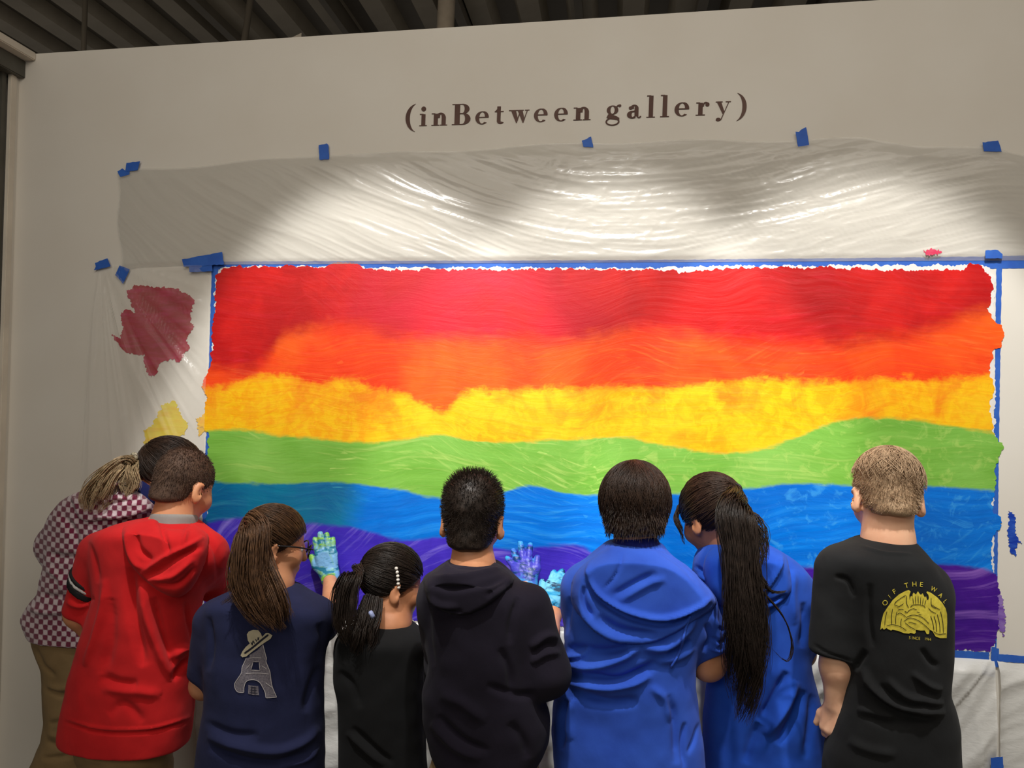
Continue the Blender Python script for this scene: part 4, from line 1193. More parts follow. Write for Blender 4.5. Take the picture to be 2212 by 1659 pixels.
p1 = person(190, Y1, 'child in maroon and white checked fleece with a blond-tipped ponytail, leaning at far left')
h1 = Head(364, 1026, -.22, 62, 38, 0, 1.0)
sh1 = at(170, 1110, Y1); el1 = at(120, 1180, Y1 + .02); wr1 = at(250, 1215, -.06)
rel = Relief(20, 1000, 360, 1420)
rel.fold([(100, 1195), (140, 1205), (190, 1200)], 9, -.012); rel.fold([(88, 1285), (120, 1290), (170, 1280)], 8, -.010); rel.fold([(60, 1312), (100, 1322), (150, 1318)], 9, .010)
rel.fold([(130, 1110), (160, 1150), (170, 1210)], 9, -.008); rel.fold([(100, 1225), (130, 1250), (135, 1280)], 8, .008)
F1, fl1, V1, Q1 = garment('fleece', [(1046, 225, 330, -.24, .07), (1062, 170, 345), (1085, 140, 345), (1102, 127, 345), (1122, 112, 345), (1165, 104, 345), (1196, 100, 345), (1246, 93, 340), (1284, 86, 330), (1310, 60, 315), (1338, 43, 300), (1363, 56, 285), (1378, 70, 280)], Y1, .10,
    [([sh1, el1, at(150, 1215, -.12)], [.055, .052, .04])], M_FLEECE, p1, rel, noise=.005, seed=11)
rel = Relief(160, 1030, 350, 1140)
rel.fold([(200, 1118), (260, 1112), (325, 1095)], 5, .010); rel.fold([(200, 1100), (250, 1085), (300, 1080)], 5, -.008)
hoodpiece(F1, [(150, 1075), (215, 1058), (290, 1058), (330, 1085), (338, 1102), (290, 1112), (230, 1124), (175, 1122)], .030, 26, M_FLEECE, fl1, rel, Y1)
body(h1, at(300, 1085, -.25), [([sh1, el1, wr1], [.036, .032, .022])], SK_DRK, p1, [at(235, 1150, Y1), at(180, 1350, Y1)])
eyes(h1, p1)
F = Field(h1.c - .15, h1.c + .15, .004); F.cap(at(318, 1068, -.25), at(292, 1092, -.255), .058, .066, .01, cut=True); V, Q = F.mesh(); mesh('collar', V, Q, cloth('navy_collar', S(28, 34, 84)), p1, True)
hp = joinVF(hair_cap(h1, -.030, .62, .010).mesh(), pulled(h1, 900, 21, -.03, .62, .012, (-.05, -.96, .10)))
hr = mesh('hair', *hp, H_DARK, p1, True)
pt = bundle([at(291, 996, -.29), at(268, 998, -.33), at(238, 1022, -.36), at(212, 1062, -.37), at(190, 1112, -.37)], [.014, .028, .040, .044, .020], 620, 3, .016, 1.3)
pt2 = bundle([at(291, 998, -.29), at(278, 1020, -.33), at(282, 1050, -.345), at(268, 1075, -.35)], [.014, .026, .028, .012], 260, 4, .014, 1.2)
ptl = mesh('ponytail', *joinVF(pt, pt2), H_ASH, p1, True)
ring_ = []
for i in range(9):
    a = i / 9 * 2 * math.pi; ring_.append(at(289 + 5 * math.sin(a * 1), 994 + 13 * math.cos(a), -.285 + .014 * math.sin(a * 2)))
mt = flat('mottled_scrunchie', S(206, 196, 170), .6, S(60, 48, 30), 120, .3, .002)
tube('scrunchie', ring_ + [ring_[0]], .0065, mt, ptl)
S1 = secs([(1355, 62, 290), (1400, 77, 285), (1440, 95, 275), (1480, 101, 262), (1520, 104, 255), (1560, 104, 250), (1600, 96, 246), (1659, 69, 240), (1720, 64, 240), (1800, 70, 240)], Y1 + .01, .095)
A1 = np.array(S1); Fp = Field(((A1[:, 1] - A1[:, 3]).min() - .03, Y1 - .16, .03), ((A1[:, 1] + A1[:, 3]).max() + .03, Y1 + .2, A1[:, 0].max() + .03), .006)
Fp.loft(S1, 0, 2.2)
hx = float(np.mean(A1[:3, 1])); kx = float(A1[-1, 1])
zb = float(A1[:, 0].min())
for q in (-1, 1): Fp.cap((kx + q * .062, Y1 + .01, zb + .06), (kx + q * .075, Y1 + .02, .055), .064, .056, .03, cut=True)
rel = Relief(40, 1340, 320, 1660)
for f in ([(75, 1395), (95, 1440), (120, 1462)], [(100, 1490), (135, 1502), (160, 1495)], [(105, 1565), (130, 1560), (150, 1555)], [(98, 1602), (130, 1612), (160, 1612)], [(90, 1640), (130, 1636), (165, 1628)]): rel.fold(f, 6, -.008)
rel.fold([(100, 1480), (130, 1488), (165, 1480)], 7, .007); rel.fold([(100, 1585), (130, 1590), (160, 1585)], 7, .006)
V, Q = Fp.mesh(); V = apply_relief(V, Q, rel, .003, 12, 4); mesh('trousers', V, Q, C_KHAKI, p1, True)
for q in (-1, 1):
    c = np.array([kx + q * .075, Y1 + .06, 0.0]); G = Field(c - (.07, .15, .01), c + (.07, .16, .11), .006)
    G.loft([(0.0, c[0], c[1], .041, .108), (.02, c[0], c[1], .043, .112), (.04, c[0], c[1] - .005, .040, .104), (.065, c[0], c[1] - .04, .034, .062), (.09, c[0], c[1] - .05, .033, .046)], 0, 2.4, .006, .006)
    mesh('shoe', *G.mesh(), SHOE, p1, True)

# ------------------------------------------------------------------ child 2: red hoodie
M_RED = cloth('red_fleece_cotton', S(206, 34, 36), S(188, 26, 30), wr=.25)
Y2 = -.47
p2 = person(290, Y2, 'boy with cropped hair in a red hoodie with a black and white sleeve stripe')
h2 = Head(397, 1046, -.43, 17, 26, 3, .93)
shL = at(212, 1195, Y2); elL = at(172, 1325, Y2 + .01); wrL = at(222, 1400, Y2 + .06)
shR = at(452, 1195, Y2 + .02); elR = at(462, 1262, Y2 + .17); wrR = at(468, 1262, -.14)
rel = Relief(110, 1090, 510, 1640)
rel.fold([(283, 1225), (284, 1310), (300, 1390), (312, 1440)], 12, -.016); rel.fold([(305, 1255), (318, 1330), (345, 1410), (372, 1470)], 12, .012); rel.fold([(330, 1290), (352, 1370), (378, 1440)], 10, -.014)
rel.fold([(365, 1425), (392, 1404), (420, 1402)], 9, .012); rel.fold([(372, 1470), (400, 1430), (420, 1425)], 9, -.012); rel.fold([(225, 1250), (224, 1310), (205, 1380), (182, 1440)], 9, .010); rel.fold([(238, 1290), (240, 1380), (222, 1460)], 14, -.008)
rel.fold([(215, 1462), (260, 1478), (300, 1480)], 13, -.010); rel.fold([(222, 1485), (290, 1492), (350, 1500)], 12, .008); rel.fold([(235, 1545), (270, 1520), (310, 1560)], 12, -.006)
rel.fold([(400, 1300), (412, 1360), (420, 1400)], 6, -.006); rel.fold([(150, 1290), (175, 1300), (205, 1292)], 5, -.008); rel.fold([(142, 1300), (172, 1310), (200, 1304)], 5, .006); rel.fold([(190, 1170), (205, 1215), (212, 1260)], 7, -.006)
rel.fold([(137, 1552), (200, 1570), (253, 1576), (330, 1572), (413, 1548)], 3.5, .0045); rel.fold([(137, 1558), (200, 1577), (253, 1583), (330, 1579), (413, 1555)], 4, -.006)
rel.fold([(445, 1150), (468, 1200), (470, 1260)], 7, -.006)
def hem2(F):
    pass
F2, ho2, V2, Q2 = garment('hoodie', [(1122, 318, 415, -.455, .062), (1126, 285, 424, -.46, .078), (1131, 254, 432, Y2, .09), (1141, 228, 446), (1155, 205, 456), (1175, 196, 468), (1206, 198, 470), (1250, 206, 452), (1290, 212, 432), (1366, 184, 425), (1454, 157, 422), (1525, 142, 417), (1588, 129, 410), (1602, 132, 406)], Y2, .112,
    [([shL, elL - np.array([0, 0, .006])], [.052, .046]), ([shR, elR, at(470, 1240, -.24)], [.050, .044, .036])], M_RED, p2, rel, noise=.0025, seed=21)
rel = Relief(240, 1090, 470, 1310)
rel.fold([(347, 1128), (356, 1160), (366, 1200)], 5, -.012); rel.fold([(303, 1240), (340, 1215), (366, 1198), (410, 1178), (440, 1158)], 6, .011); rel.fold([(312, 1252), (350, 1228), (400, 1196), (440, 1180)], 6, -.010)
rel.fold([(272, 1140), (280, 1190), (300, 1222), (320, 1222)], 7, .009); rel.fold([(290, 1145), (300, 1185), (330, 1212)], 7, -.010); rel.fold([(318, 1252), (370, 1245), (420, 1205)], 8, .010); rel.fold([(335, 1262), (385, 1262), (425, 1225)], 6, -.008)
rel.fold([(395, 1180), (402, 1150), (412, 1128)], 6, .008)
hoodpiece(F2, [(300, 1122), (334, 1120), (350, 1136), (402, 1140), (412, 1126), (440, 1142), (452, 1164), (440, 1218), (416, 1268), (380, 1290), (338, 1274), (305, 1244), (274, 1204), (262, 1158), (268, 1132)], .030, 24, M_RED, ho2, rel, Y2 - .01)
F = Field(at(172, 1262, Y2) - .12, at(172, 1262, Y2) + .12, .004)
ax = unit(elL - shL); c0 = shL + (elL - shL) * .55
F.cap(shL, elL, .0545, .0490, 0)
X, Y, Z = np.meshgrid(*F.ax, indexing='ij', sparse=True); tt = (X - c0[0]) * ax[0] + (Y - c0[1]) * ax[1] + (Z - c0[2]) * ax[2] + ((X - c0[0]) * -.35)
D0 = F.D.copy()
for nm, a0, a1, mm in (('sleeve_stripe', -.030, -.018, flat('black_band', S(22, 22, 24), .8)), ('sleeve_stripe', -.018, -.008, flat('white_band', S(196, 192, 190), .8)), ('sleeve_stripe', -.008, .014, flat('black_band_wide', S(22, 22, 24), .8))):
    F.D = np.maximum(np.maximum(D0 - .002, a0 - tt), tt - a1).astype(np.float32)
    V, Q = F.mesh(); mesh(nm, V, Q, mm, ho2, True)
body(h2, at(372, 1128, -.46), [([shL, elL, wrL], [.036, .037, .024]), ([shR, elR, wrR], [.036, .032, .022])], SK_TAN, p2, [at(330, 1190, Y2), at(290, 1500, Y2)])
eyes(h2, p2)
F = Field(at(370, 1115, -.46) - .10, at(370, 1115, -.46) + .10, .004); F.cap(at(372, 1150, -.462), at(378, 1107, -.455), .066, .0590, 0, cut=True); V, Q = F.mesh(); mesh('collar', V, Q, cloth('grey_collar', S(150, 146, 142)), p2, True)
cp = hair_cap(h2, -.052, .40, .004, .002, extra=nape(h2, .050), kcut=.02).mesh(); hp = joinVF(cp, fuzz(h2, cp, 7000, 31, .0055, top=.8))
mesh('hair', *hp, H_BUZZ, p2, True)
legs(p2, 272, 1600, Y2 + .01, .125, C_KHAKI, SHOE)
glove(wrR, at(470, 1200, -.05), (0, 1, 0), wrR + unit(elR - wrR) * .03, .9, -1, flat('pale_blue_glove', S(130, 180, 214), .35), p2)

# ------------------------------------------------------------------ child 3: navy T-shirt with tower print, glasses
def glovemat(name, a, b, c):
    t = NT(name); v = t.obj(); n1 = t.noise(v, 13, 4, .6, .8); n2 = t.noise(t.mapping(v, (1, 1, 3)), 24, 3, .6)
    t.base(t.mix(t.maprange(n2, .52, .60), t.mix(t.maprange(n1, .44, .56), a, b), c)); t.p(Roughness=.4, Specular_IOR_Level=.4); t.bump(t.noise(v, 50, 3, .6, .6), .4, .005); return t.m
GV_GREEN = glovemat('green_smeared_glove', S(120, 176, 224), S(132, 190, 70), S(40, 120, 150))
GV_BLUE = glovemat('blue_smeared_glove', S(60, 160, 216), S(70, 70, 190), S(18, 60, 120))
GV_TEAL = glovemat('teal_smeared_glove', S(110, 190, 226), S(30, 140, 190), S(16, 60, 90))
M_NAVY = cloth('navy_cotton', S(38, 42, 74), S(32, 36, 64), wr=.25, sheen=.02)
Y3 = -.54
p3 = person(560, Y3, 'girl with glasses and long brown hair in a navy T-shirt with a tower print')
h3 = Head(592, 1172, -.50, 58, 14, 0, .86)
shL = at(462, 1345, Y3); elL = at(440, 1480, Y3 + .02); wrL = at(500, 1470, -.30)
shR = at(686, 1335, Y3 + .05); elR = at(716, 1330, -.26); wrR = at(713, 1246, -.06)
rel = Relief(400, 1250, 760, 1659)
rel.fold([(690, 1345), (700, 1380), (690, 1430)], 9, -.010); rel.fold([(690, 1440), (670, 1490), (660, 1540)], 10, -.008); rel.fold([(450, 1330), (455, 1400), (450, 1450)], 8, -.008)
rel.fold([(445, 1590), (520, 1612), (600, 1622), (660, 1600), (690, 1570)], 10, .012); rel.fold([(450, 1612), (520, 1640), (600, 1648), (670, 1625)], 10, -.012); rel.fold([(600, 1655), (660, 1640), (690, 1610)], 8, .008); rel.fold([(440, 1560), (500, 1585), (560, 1590)], 10, -.006)
F3, sh3, V3, Q3 = garment('t_shirt', [(1262, 540, 640, -.525, .06), (1278, 500, 665, -.53, .08), (1292, 462, 690), (1306, 448, 708), (1325, 440, 716), (1371, 440, 712), (1410, 442, 702), (1460, 446, 698), (1517, 446, 699), (1555, 438, 700), (1606, 428, 700), (1659, 424, 700), (1715, 424, 702)], Y3, .108,
    [([shL, at(436, 1466, Y3 + .01)], [.050, .038]), ([shR, at(700, 1358, Y3 + .14)], [.046, .040])], M_NAVY, p3, rel, noise=.0025, seed=31)
body(h3, at(585, 1270, -.53), [([shL, elL, wrL], [.034, .033, .022]), ([shR, elR, wrR], [.034, .030, .021])], SK_MED, p3, [at(570, 1340, Y3), at(565, 1600, Y3)])
eyes(h3, p3)
gl = glove(wrR, at(694, 1130, -.022), (0, 1, 0), wrR + unit(elR - wrR) * .028, 1.06, -1, GV_GREEN, p3, curl=.04)
hp = joinVF(hair_cap(h3, -.030, .95, .010).mesh(), pulled(h3, 1300, 41, -.03, .95, .012, (-.10, -.80, .42)))
mesh('hair', *hp, H_BRN, p3, True)
g3 = h3.w(-.010, -.088, .058)
tl = joinVF(bundle([g3, at(550, 1138, -.625), at(541, 1190, -.655), at(541, 1250, -.668), at(566, 1308, -.668), at(604, 1374, -.662)], [.014, .036, .046, .048, .044, .024], 800, 5, .018, 1.3, 20),
            bundle([at(566, 1180, -.61), at(574, 1230, -.64), at(588, 1285, -.665), at(606, 1335, -.665), at(624, 1372, -.66)], [.018, .026, .030, .028, .016], 300, 6, .018, 1.2),
            bundle([at(540, 1180, -.62), at(522, 1220, -.645), at(508, 1265, -.66), at(492, 1308, -.66)], [.02, .030, .024, .008], 150, 7, .018, 1.4))
ptl = mesh('ponytail', *tl, H_BRN, p3, True)
bl = bundle([h3.w(.055, .03, .02), h3.w(.082, -.03, .0), at(565, 1195, -.63), at(550, 1205, -.64)], [.003, .006, .010, .008], 60, 8, .003)
mesh('loose_strand', *bl, H_BRN, p3, True)
M_SPEC = flat('black_plastic', S(24, 22, 24), .3)
_t = NT('spectacle_glass'); _t.base((.9, .95, 1, 1)); _t.p(Roughness=.05, Alpha=.25); M_LENS = _t.m
sp = tube('glasses', [h3.w(.079, -.002, .004), h3.w(.078, .05, .010), h3.w(.070, .096, .010), h3.w(.062, .106, .010)], .0022, M_SPEC, p3)
for q in (-1, 1):
    t = np.linspace(0, 2 * math.pi, 21)
    rp = [h3.w(q * (.036 + .026 * math.cos(a)), .106 - .008 * abs(math.cos(a)) * (math.cos(a) > 0), -.002 + .020 * math.sin(a)) for a in t]
    tube('rim', rp, .002, M_SPEC, sp)
    mesh('lens', rp[:-1], [tuple(range(20))], M_LENS, sp)
tube('bridge', [h3.w(-.010, .107, .004), h3.w(0, .110, .008), h3.w(.010, .107, .004)], .0018, M_SPEC, sp)
bv = BVHTree.FromPolygons([tuple(v) for v in V3], [tuple(int(i) for i in f) for f in Q3])
cz = lambda L: [(480 + x * .10847, 1340 + y * .10847) for x, y in L]
M_TOW = flat('grey_print', S(122, 116, 124), .8, S(92, 88, 98), 300, 0); M_CREAM = flat('cream_print', S(196, 186, 158), .8, None, 60, 0); M_INK = flat('dark_print', S(30, 30, 46), .85, None, 60, 0); M_OUT = flat('pale_outline_print', S(184, 178, 180), .8, None, 60, 0)
TOW = cz([(545, 690), (700, 600), (810, 480), (860, 680), (880, 760), (875, 830), (945, 1010), (960, 1100), (980, 1250), (1010, 1360), (1085, 1530), (870, 1545), (855, 1440), (800, 1320), (740, 1230), (640, 1185), (540, 1190), (470, 1230), (435, 1330), (430, 1440), (310, 1425), (255, 1350), (250, 1260), (310, 1160), (380, 1050), (395, 940), (430, 860), (480, 750), (545, 740)])
hole = cz([(615, 830), (730, 830), (745, 995), (575, 985)])
tw = decal('tower_print', [TOW, hole], M_TOW, bv, sh3, .0014)
for i, L in enumerate([[(810, 480), (860, 680), (880, 760), (875, 830), (945, 1010), (960, 1100), (980, 1250), (1010, 1360), (1085, 1530)], [(1085, 1530), (980, 1540), (870, 1545)], [(870, 1545), (855, 1440), (800, 1320), (740, 1230), (640, 1185), (540, 1190), (470, 1230), (435, 1330), (430, 1440)], [(430, 1440), (310, 1425), (255, 1350), (250, 1260), (310, 1160), (380, 1050), (395, 940), (430, 860), (480, 750)], [(520, 755), (650, 745), (780, 750)], [(615, 825), (735, 825)], [(735, 825), (750, 1000)], [(750, 1000), (570, 990)], [(570, 990), (615, 825)], [(460, 1060), (700, 1050), (930, 1070)], [(860, 1240), (930, 1290), (1000, 1340)], [(560, 870), (480, 960)], [(780, 900), (900, 980)]]):
    decal('outline', [strokepoly(cz(L), 1.5)], M_OUT, bv, tw, .0024)
HAT = cz([(365, 700), (400, 620), (470, 530), (550, 460), (510, 400), (490, 280), (530, 220), (620, 190), (720, 200), (770, 260), (795, 330), (870, 250), (920, 250), (1000, 300), (960, 370), (820, 460), (600, 620), (480, 720), (400, 735)])
ht = decal('hat_print', [HAT], M_CREAM, bv, sh3, .0026)
for L, w in (([(440, 660), (600, 545), (780, 395), (920, 285)], 4.0), ([(570, 430), (600, 500)], 2), ([(600, 500), (610, 400)], 2), ([(610, 400), (650, 470)], 2), ([(660, 370), (690, 430)], 2), ([(700, 340), (735, 400)], 2), ([(735, 330), (700, 400)], 2)):
    decal('ink_line', [strokepoly(cz(L), w)], M_INK, bv, ht, .0036)
gt = decal('gate_print', [cz([(520, 1290), (600, 1300), (720, 1310), (725, 1400), (735, 1490), (620, 1485), (515, 1465)])], M_TOW, bv, sh3, .0014)
for L in ([(560, 1330), (690, 1345)], [(550, 1390), (700, 1400)], [(590, 1310), (580, 1470)], [(650, 1320), (650, 1480)], [(540, 1440), (710, 1450)]):
    decal('ink_line', [strokepoly(cz(L), 2)], M_INK, bv, gt, .0024)
legs(p3, 562, 1690, Y3 + .01, .125, C_NAVYP, SHOE)

# ------------------------------------------------------------------ child 4: black shirt, pearl hair slide
M_BLK = cloth('black_cotton', S(22, 22, 23), S(18, 18, 19), wr=.22, sheen=.02)
Y4 = -0.450
p4 = person(825, Y4, 'girl with a dark ponytail and a pearl hair slide in a plain black shirt')
h4 = Head(847, 1256, -0.410, 56, 16, 0, .88)
shL = at(760, 1400, Y4 + .04); elL = at(768, 1486, Y4 + .13); wrL = at(800, 1470, -.30)
shR = at(888, 1400, Y4 + .03); elR = at(890, 1450, Y4 + .2); wrR = at(900, 1390, -.14)
rel = Relief(700, 1330, 960, 1659)
rel.fold([(750, 1580), (790, 1620), (830, 1655)], 8, .008); rel.fold([(760, 1570), (810, 1620), (850, 1650)], 8, -.008); rel.fold([(730, 1450), (760, 1480), (780, 1530)], 9, -.006)
F4, sh4, V4, Q4 = garment('shirt', [(1342, 800, 884, -0.435, .055), (1354, 768, 895, -0.440, .075), (1366, 740, 904), (1382, 730, 911), (1431, 724, 912), (1467, 724, 914), (1517, 735, 915), (1593, 734, 918), (1659, 735, 922), (1720, 738, 922)], Y4, .100,
    [([shL, elL], [.046, .042]), ([shR, elR, at(896, 1420, -.28)], [.046, .040, .034])], M_BLK, p4, rel, noise=.0025, seed=41)
body(h4, at(842, 1352, -0.440), [([shL, elL, wrL], [.032, .030, .021]), ([shR, elR, wrR], [.032, .028, .021])], SK_DRK, p4, [at(828, 1410, Y4), at(828, 1600, Y4)])
eyes(h4, p4)
hp = joinVF(hair_cap(h4, -.036, 1.0, .010).mesh(), pulled(h4, 1300, 51, -.036, 1.0, .012, (-.34, -.90, .06)))
mesh('hair', *hp, H_BLK, p4, True)
g4 = h4.w(-.032, -.090, .020)
ptl = mesh('ponytail', *joinVF(bundle([g4, at(762, 1246, -0.525), at(748, 1290, -0.545), at(745, 1345, -0.555), at(756, 1400, -0.552)], [.013, .026, .034, .036, .016], 520, 9, .008, 1.2, 18),
    bundle([at(805, 1290, -0.490), at(795, 1330, -0.520), at(785, 1375, -0.550), at(775, 1420, -0.552)], [.026, .034, .036, .018], 320, 10, .009, 1.3)), H_BLK, p4, True)
tube('hair_tie', [g4 + v for v in (np.array([0, 0, .014]), np.array([-.008, -.012, .006]), np.array([-.004, -.012, -.010]), np.array([.004, 0, -.015]))], .003, flat('dark_elastic', S(24, 20, 22), .6), ptl)
tube('hair_bead', [at(800, 1322, -0.562), at(803, 1327, -0.565), at(806, 1333, -0.562)], .006, flat('pale_blue_bead', S(150, 160, 200), .2), ptl)
clip = empty('hair_slide', at(859, 1248, -0.490)); clip.parent = p4; clip.matrix_parent_inverse = Matrix.Translation(-Vector(p4.location))
M_PRL = flat('pearl', S(214, 206, 196), .22, None, 40, 0)
bvc = None
for i in range(6):
    x, y = 856 + 6 * i / 5 + .8 * math.sin(i), 1228 + 41 * i / 5
    d = ray(x, y); d = d / np.linalg.norm(d)
    # slide lies on the hair surface
    q = h4.R.T @ (CAM - h4.w(*HC)) / h4.s; e = h4.R.T @ d / h4.s; rr = np.array([.068, .086, .078]) + .0145
    a_, b_, c_ = (e / rr) @ (e / rr), 2 * (q / rr) @ (e / rr), (q / rr) @ (q / rr) - 1
    ds = b_ * b_ - 4 * a_ * c_
    P = CAM + d * ((-b_ - math.sqrt(max(ds, 0))) / (2 * a_))
    bm = bmesh.new(); bmesh.ops.create_uvsphere(bm, u_segments=14, v_segments=8, radius=.0046)
    for v in bm.verts: v.co = Vector(P) + v.co
    me = bpy.data.meshes.new('pearl'); bm.to_mesh(me); bm.free()
    link('pearl', me, M_PRL, clip, True)
_a0 = h4.w(0, -.020, -.035); _b0 = at(842, 1352, -.440); _u = unit(_b0 - _a0)
F = Field(_b0 - .10, _b0 + .08, .0035); F.cap(_b0 - _u * .026, _b0 - _u * .020, .0515, .052, 0)
X, Y, Z = np.meshgrid(*F.ax, indexing='ij', sparse=True); tt = (X - _b0[0]) * _u[0] + (Y - _b0[1]) * _u[1] + (Z - _b0[2]) * _u[2]
F.D = np.maximum(F.D, np.abs(tt + .023) - .0035).astype(np.float32); mesh('choker', *F.mesh(), flat('black_cord', S(22, 18, 18), .7), p4, True)
legs(p4, 828, 1690, Y4 + .01, .115, C_DENIM, SHOE, spread=.060)
# ------------------------------------------------------------------ child 5: dark navy hoodie
M_DNAVY = cloth('dark_navy_fleece', S(31, 27, 39), S(26, 22, 33), wr=.25, sheen=.03)
Y5 = -0.570
p5 = person(1045, Y5, 'boy with short dark spiky hair in a dark navy hoodie, gloved hands on mural')
h5 = Head(1021, 1120, -0.530, 0, 12, 0, .95)
shL = at(945, 1300, Y5); elL = at(966, 1430, Y5 + .07); wrL = at(1140, 1266, -.10)
shR = at(1142, 1310, Y5 - .01); elR = at(1180, 1455, Y5 - .02); wrR = at(1188, 1304, -.23)
rel = Relief(890, 1190, 1240, 1659)
rel.fold([(1145, 1400), (1180, 1374), (1207, 1378)], 9, .009); rel.fold([(1148, 1415), (1180, 1394), (1210, 1398)], 8, -.007); rel.fold([(1146, 1432), (1180, 1412), (1210, 1412)], 9, .009); rel.fold([(1120, 1290), (1105, 1340), (1100, 1390)], 8, -.008); rel.fold([(1080, 1400), (1100, 1450), (1105, 1500)], 10, -.008)
rel.fold([(925, 1300), (925, 1380), (935, 1440)], 9, -.006); rel.fold([(950, 1500), (1000, 1520), (1050, 1560)], 14, .008); rel.fold([(930, 1560), (980, 1610), (1040, 1640)], 12, .010); rel.fold([(945, 1545), (1000, 1600), (1060, 1625)], 10, -.009); rel.fold([(1100, 1560), (1130, 1600), (1140, 1640)], 12, -.008); rel.fold([(1050, 1480), (1110, 1500), (1160, 1500)], 10, -.008)
F5, ho5, V5, Q5 = garment('hoodie', [(1212, 965, 1068, -0.550, .062), (1225, 946, 1094, -0.560, .085), (1243, 922, 1108), (1262, 916, 1135), (1285, 915, 1155), (1310, 916, 1160), (1380, 920, 1158), (1442, 926, 1155), (1492, 913, 1166), (1548, 914, 1190), (1590, 922, 1186), (1625, 932, 1172), (1655, 945, 1150), (1672, 950, 1145)], Y5, .115,
    [([shL, elL, at(1020, 1370, -.30)], [.055, .050, .038]), ([shR, elR, at(1172, 1385, Y5 + .16)], [.056, .050, .042])], M_DNAVY, p5, rel, noise=.004, seed=51)
rel = Relief(900, 1195, 1130, 1350)
rel.fold([(930, 1245), (980, 1252), (1040, 1240), (1085, 1225)], 7, .012); rel.fold([(925, 1262), (980, 1272), (1040, 1262), (1100, 1245)], 8, -.012); rel.fold([(920, 1290), (950, 1308), (990, 1312)], 7, .010); rel.fold([(930, 1305), (960, 1322), (1000, 1322)], 6, -.009); rel.fold([(1050, 1290), (1075, 1270), (1100, 1255)], 7, -.007)
hoodpiece(F5, [(966, 1208), (975, 1222), (1020, 1230), (1058, 1222), (1066, 1212), (1096, 1226), (1112, 1252), (1090, 1275), (1060, 1300), (1010, 1325), (965, 1325), (925, 1298), (914, 1262), (920, 1242), (948, 1224)], .034, 26, M_DNAVY, ho5, rel, Y5)
body(h5, at(1022, 1226, -0.555), [([shL, elL, wrL], [.036, .034, .022]), ([shR, elR, at(1190, 1330, -.24), wrR], [.036, .034, .026, .023])], SK_TAN, p5, [at(1030, 1300, Y5), at(1045, 1580, Y5)])
eyes(h5, p5)
glove(wrL, at(1112, 1172, -.035), (0, 1, 0), at(1148, 1290, -.13), 1.02, 1, GV_BLUE, p5, curl=.10, spread=.40, fold=(1, .4, 1.5, 1))
glove(wrR, at(1232, 1205, -.09), (.25, 1, 0), wrR + unit(at(1186, 1330, -.24) - wrR) * .022, 1.02, -1, GV_TEAL, p5, curl=.12, spread=.15)
cp = hair_cap(h5, -.070, .30, .007, .003, extra=lambda F: (F.ell(h5.w(0, -.012, .050), np.array((.066, .080, .066)) * h5.s, h5.R, .03), nape(h5, .055)(F)), kcut=.02).mesh(); hp = joinVF(cp, fuzz(h5, cp, 8000, 61, .008, (0, -.1, -.05), top=1.0))
mesh('hair', *hp, H_BLK, p5, True)
legs(p5, 1048, 1650, Y5 + .01, .125, C_KHAKI, SHOE)

# ------------------------------------------------------------------ child 6: royal blue hoodie
M_BLUE = cloth('royal_blue_fleece', S(52, 92, 200), S(44, 80, 184), wr=.22)
Y6 = -0.430
p6 = person(1360, Y6, 'boy with thick brown hair in a royal blue hoodie with a hanging drawstring')
h6 = Head(1371, 1100, -0.390, 2, 16, 0, .95)
shL = at(1258, 1270, Y6); elL = at(1264, 1370, Y6 + .09); wrL = at(1290, 1330, -.15)
shR = at(1505, 1320, Y6); elR = at(1530, 1432, Y6 + .03); wrR = at(1450, 1370, -.20)
rel = Relief(1180, 1150, 1610, 1659)
rel.fold([(1218, 1434), (1280, 1440), (1340, 1422), (1385, 1396)], 11, .018); rel.fold([(1262, 1456), (1330, 1470), (1385, 1452), (1420, 1430)], 11, -.020); rel.fold([(1228, 1476), (1310, 1484), (1370, 1474), (1405, 1456)], 10, .016); rel.fold([(1255, 1500), (1320, 1516), (1380, 1512)], 13, -.014)
rel.fold([(1215, 1420), (1250, 1415), (1275, 1402)], 8, .012); rel.fold([(1225, 1400), (1300, 1408), (1360, 1404)], 12, -.014); rel.fold([(1385, 1400), (1440, 1398), (1480, 1360), (1500, 1330)], 11, .014); rel.fold([(1420, 1430), (1465, 1420), (1500, 1395)], 9, .008); rel.fold([(1440, 1412), (1475, 1398), (1490, 1380)], 8, -.010)
rel.fold([(1225, 1510), (1215, 1560), (1212, 1620)], 9, -.012); rel.fold([(1240, 1508), (1228, 1550), (1230, 1600)], 10, .010); rel.fold([(1440, 1500), (1458, 1560), (1462, 1650)], 10, -.010); rel.fold([(1405, 1482), (1435, 1510), (1450, 1560)], 10, .008); rel.fold([(1480, 1560), (1475, 1610), (1478, 1659)], 5, -.008); rel.fold([(1512, 1560), (1500, 1600), (1485, 1630)], 5, -.006)
rel.fold([(1525, 1345), (1535, 1380), (1520, 1410)], 7, -.010); rel.fold([(1540, 1330), (1552, 1365), (1548, 1400)], 6, .008); rel.fold([(1548, 1352), (1560, 1360), (1572, 1360)], 4, -.008); rel.fold([(1540, 1378), (1555, 1386), (1570, 1384)], 4, -.008); rel.fold([(1535, 1400), (1552, 1406), (1566, 1402)], 4, .007)
rel.fold([(1232, 1290), (1226, 1330), (1222, 1370)], 7, -.010)
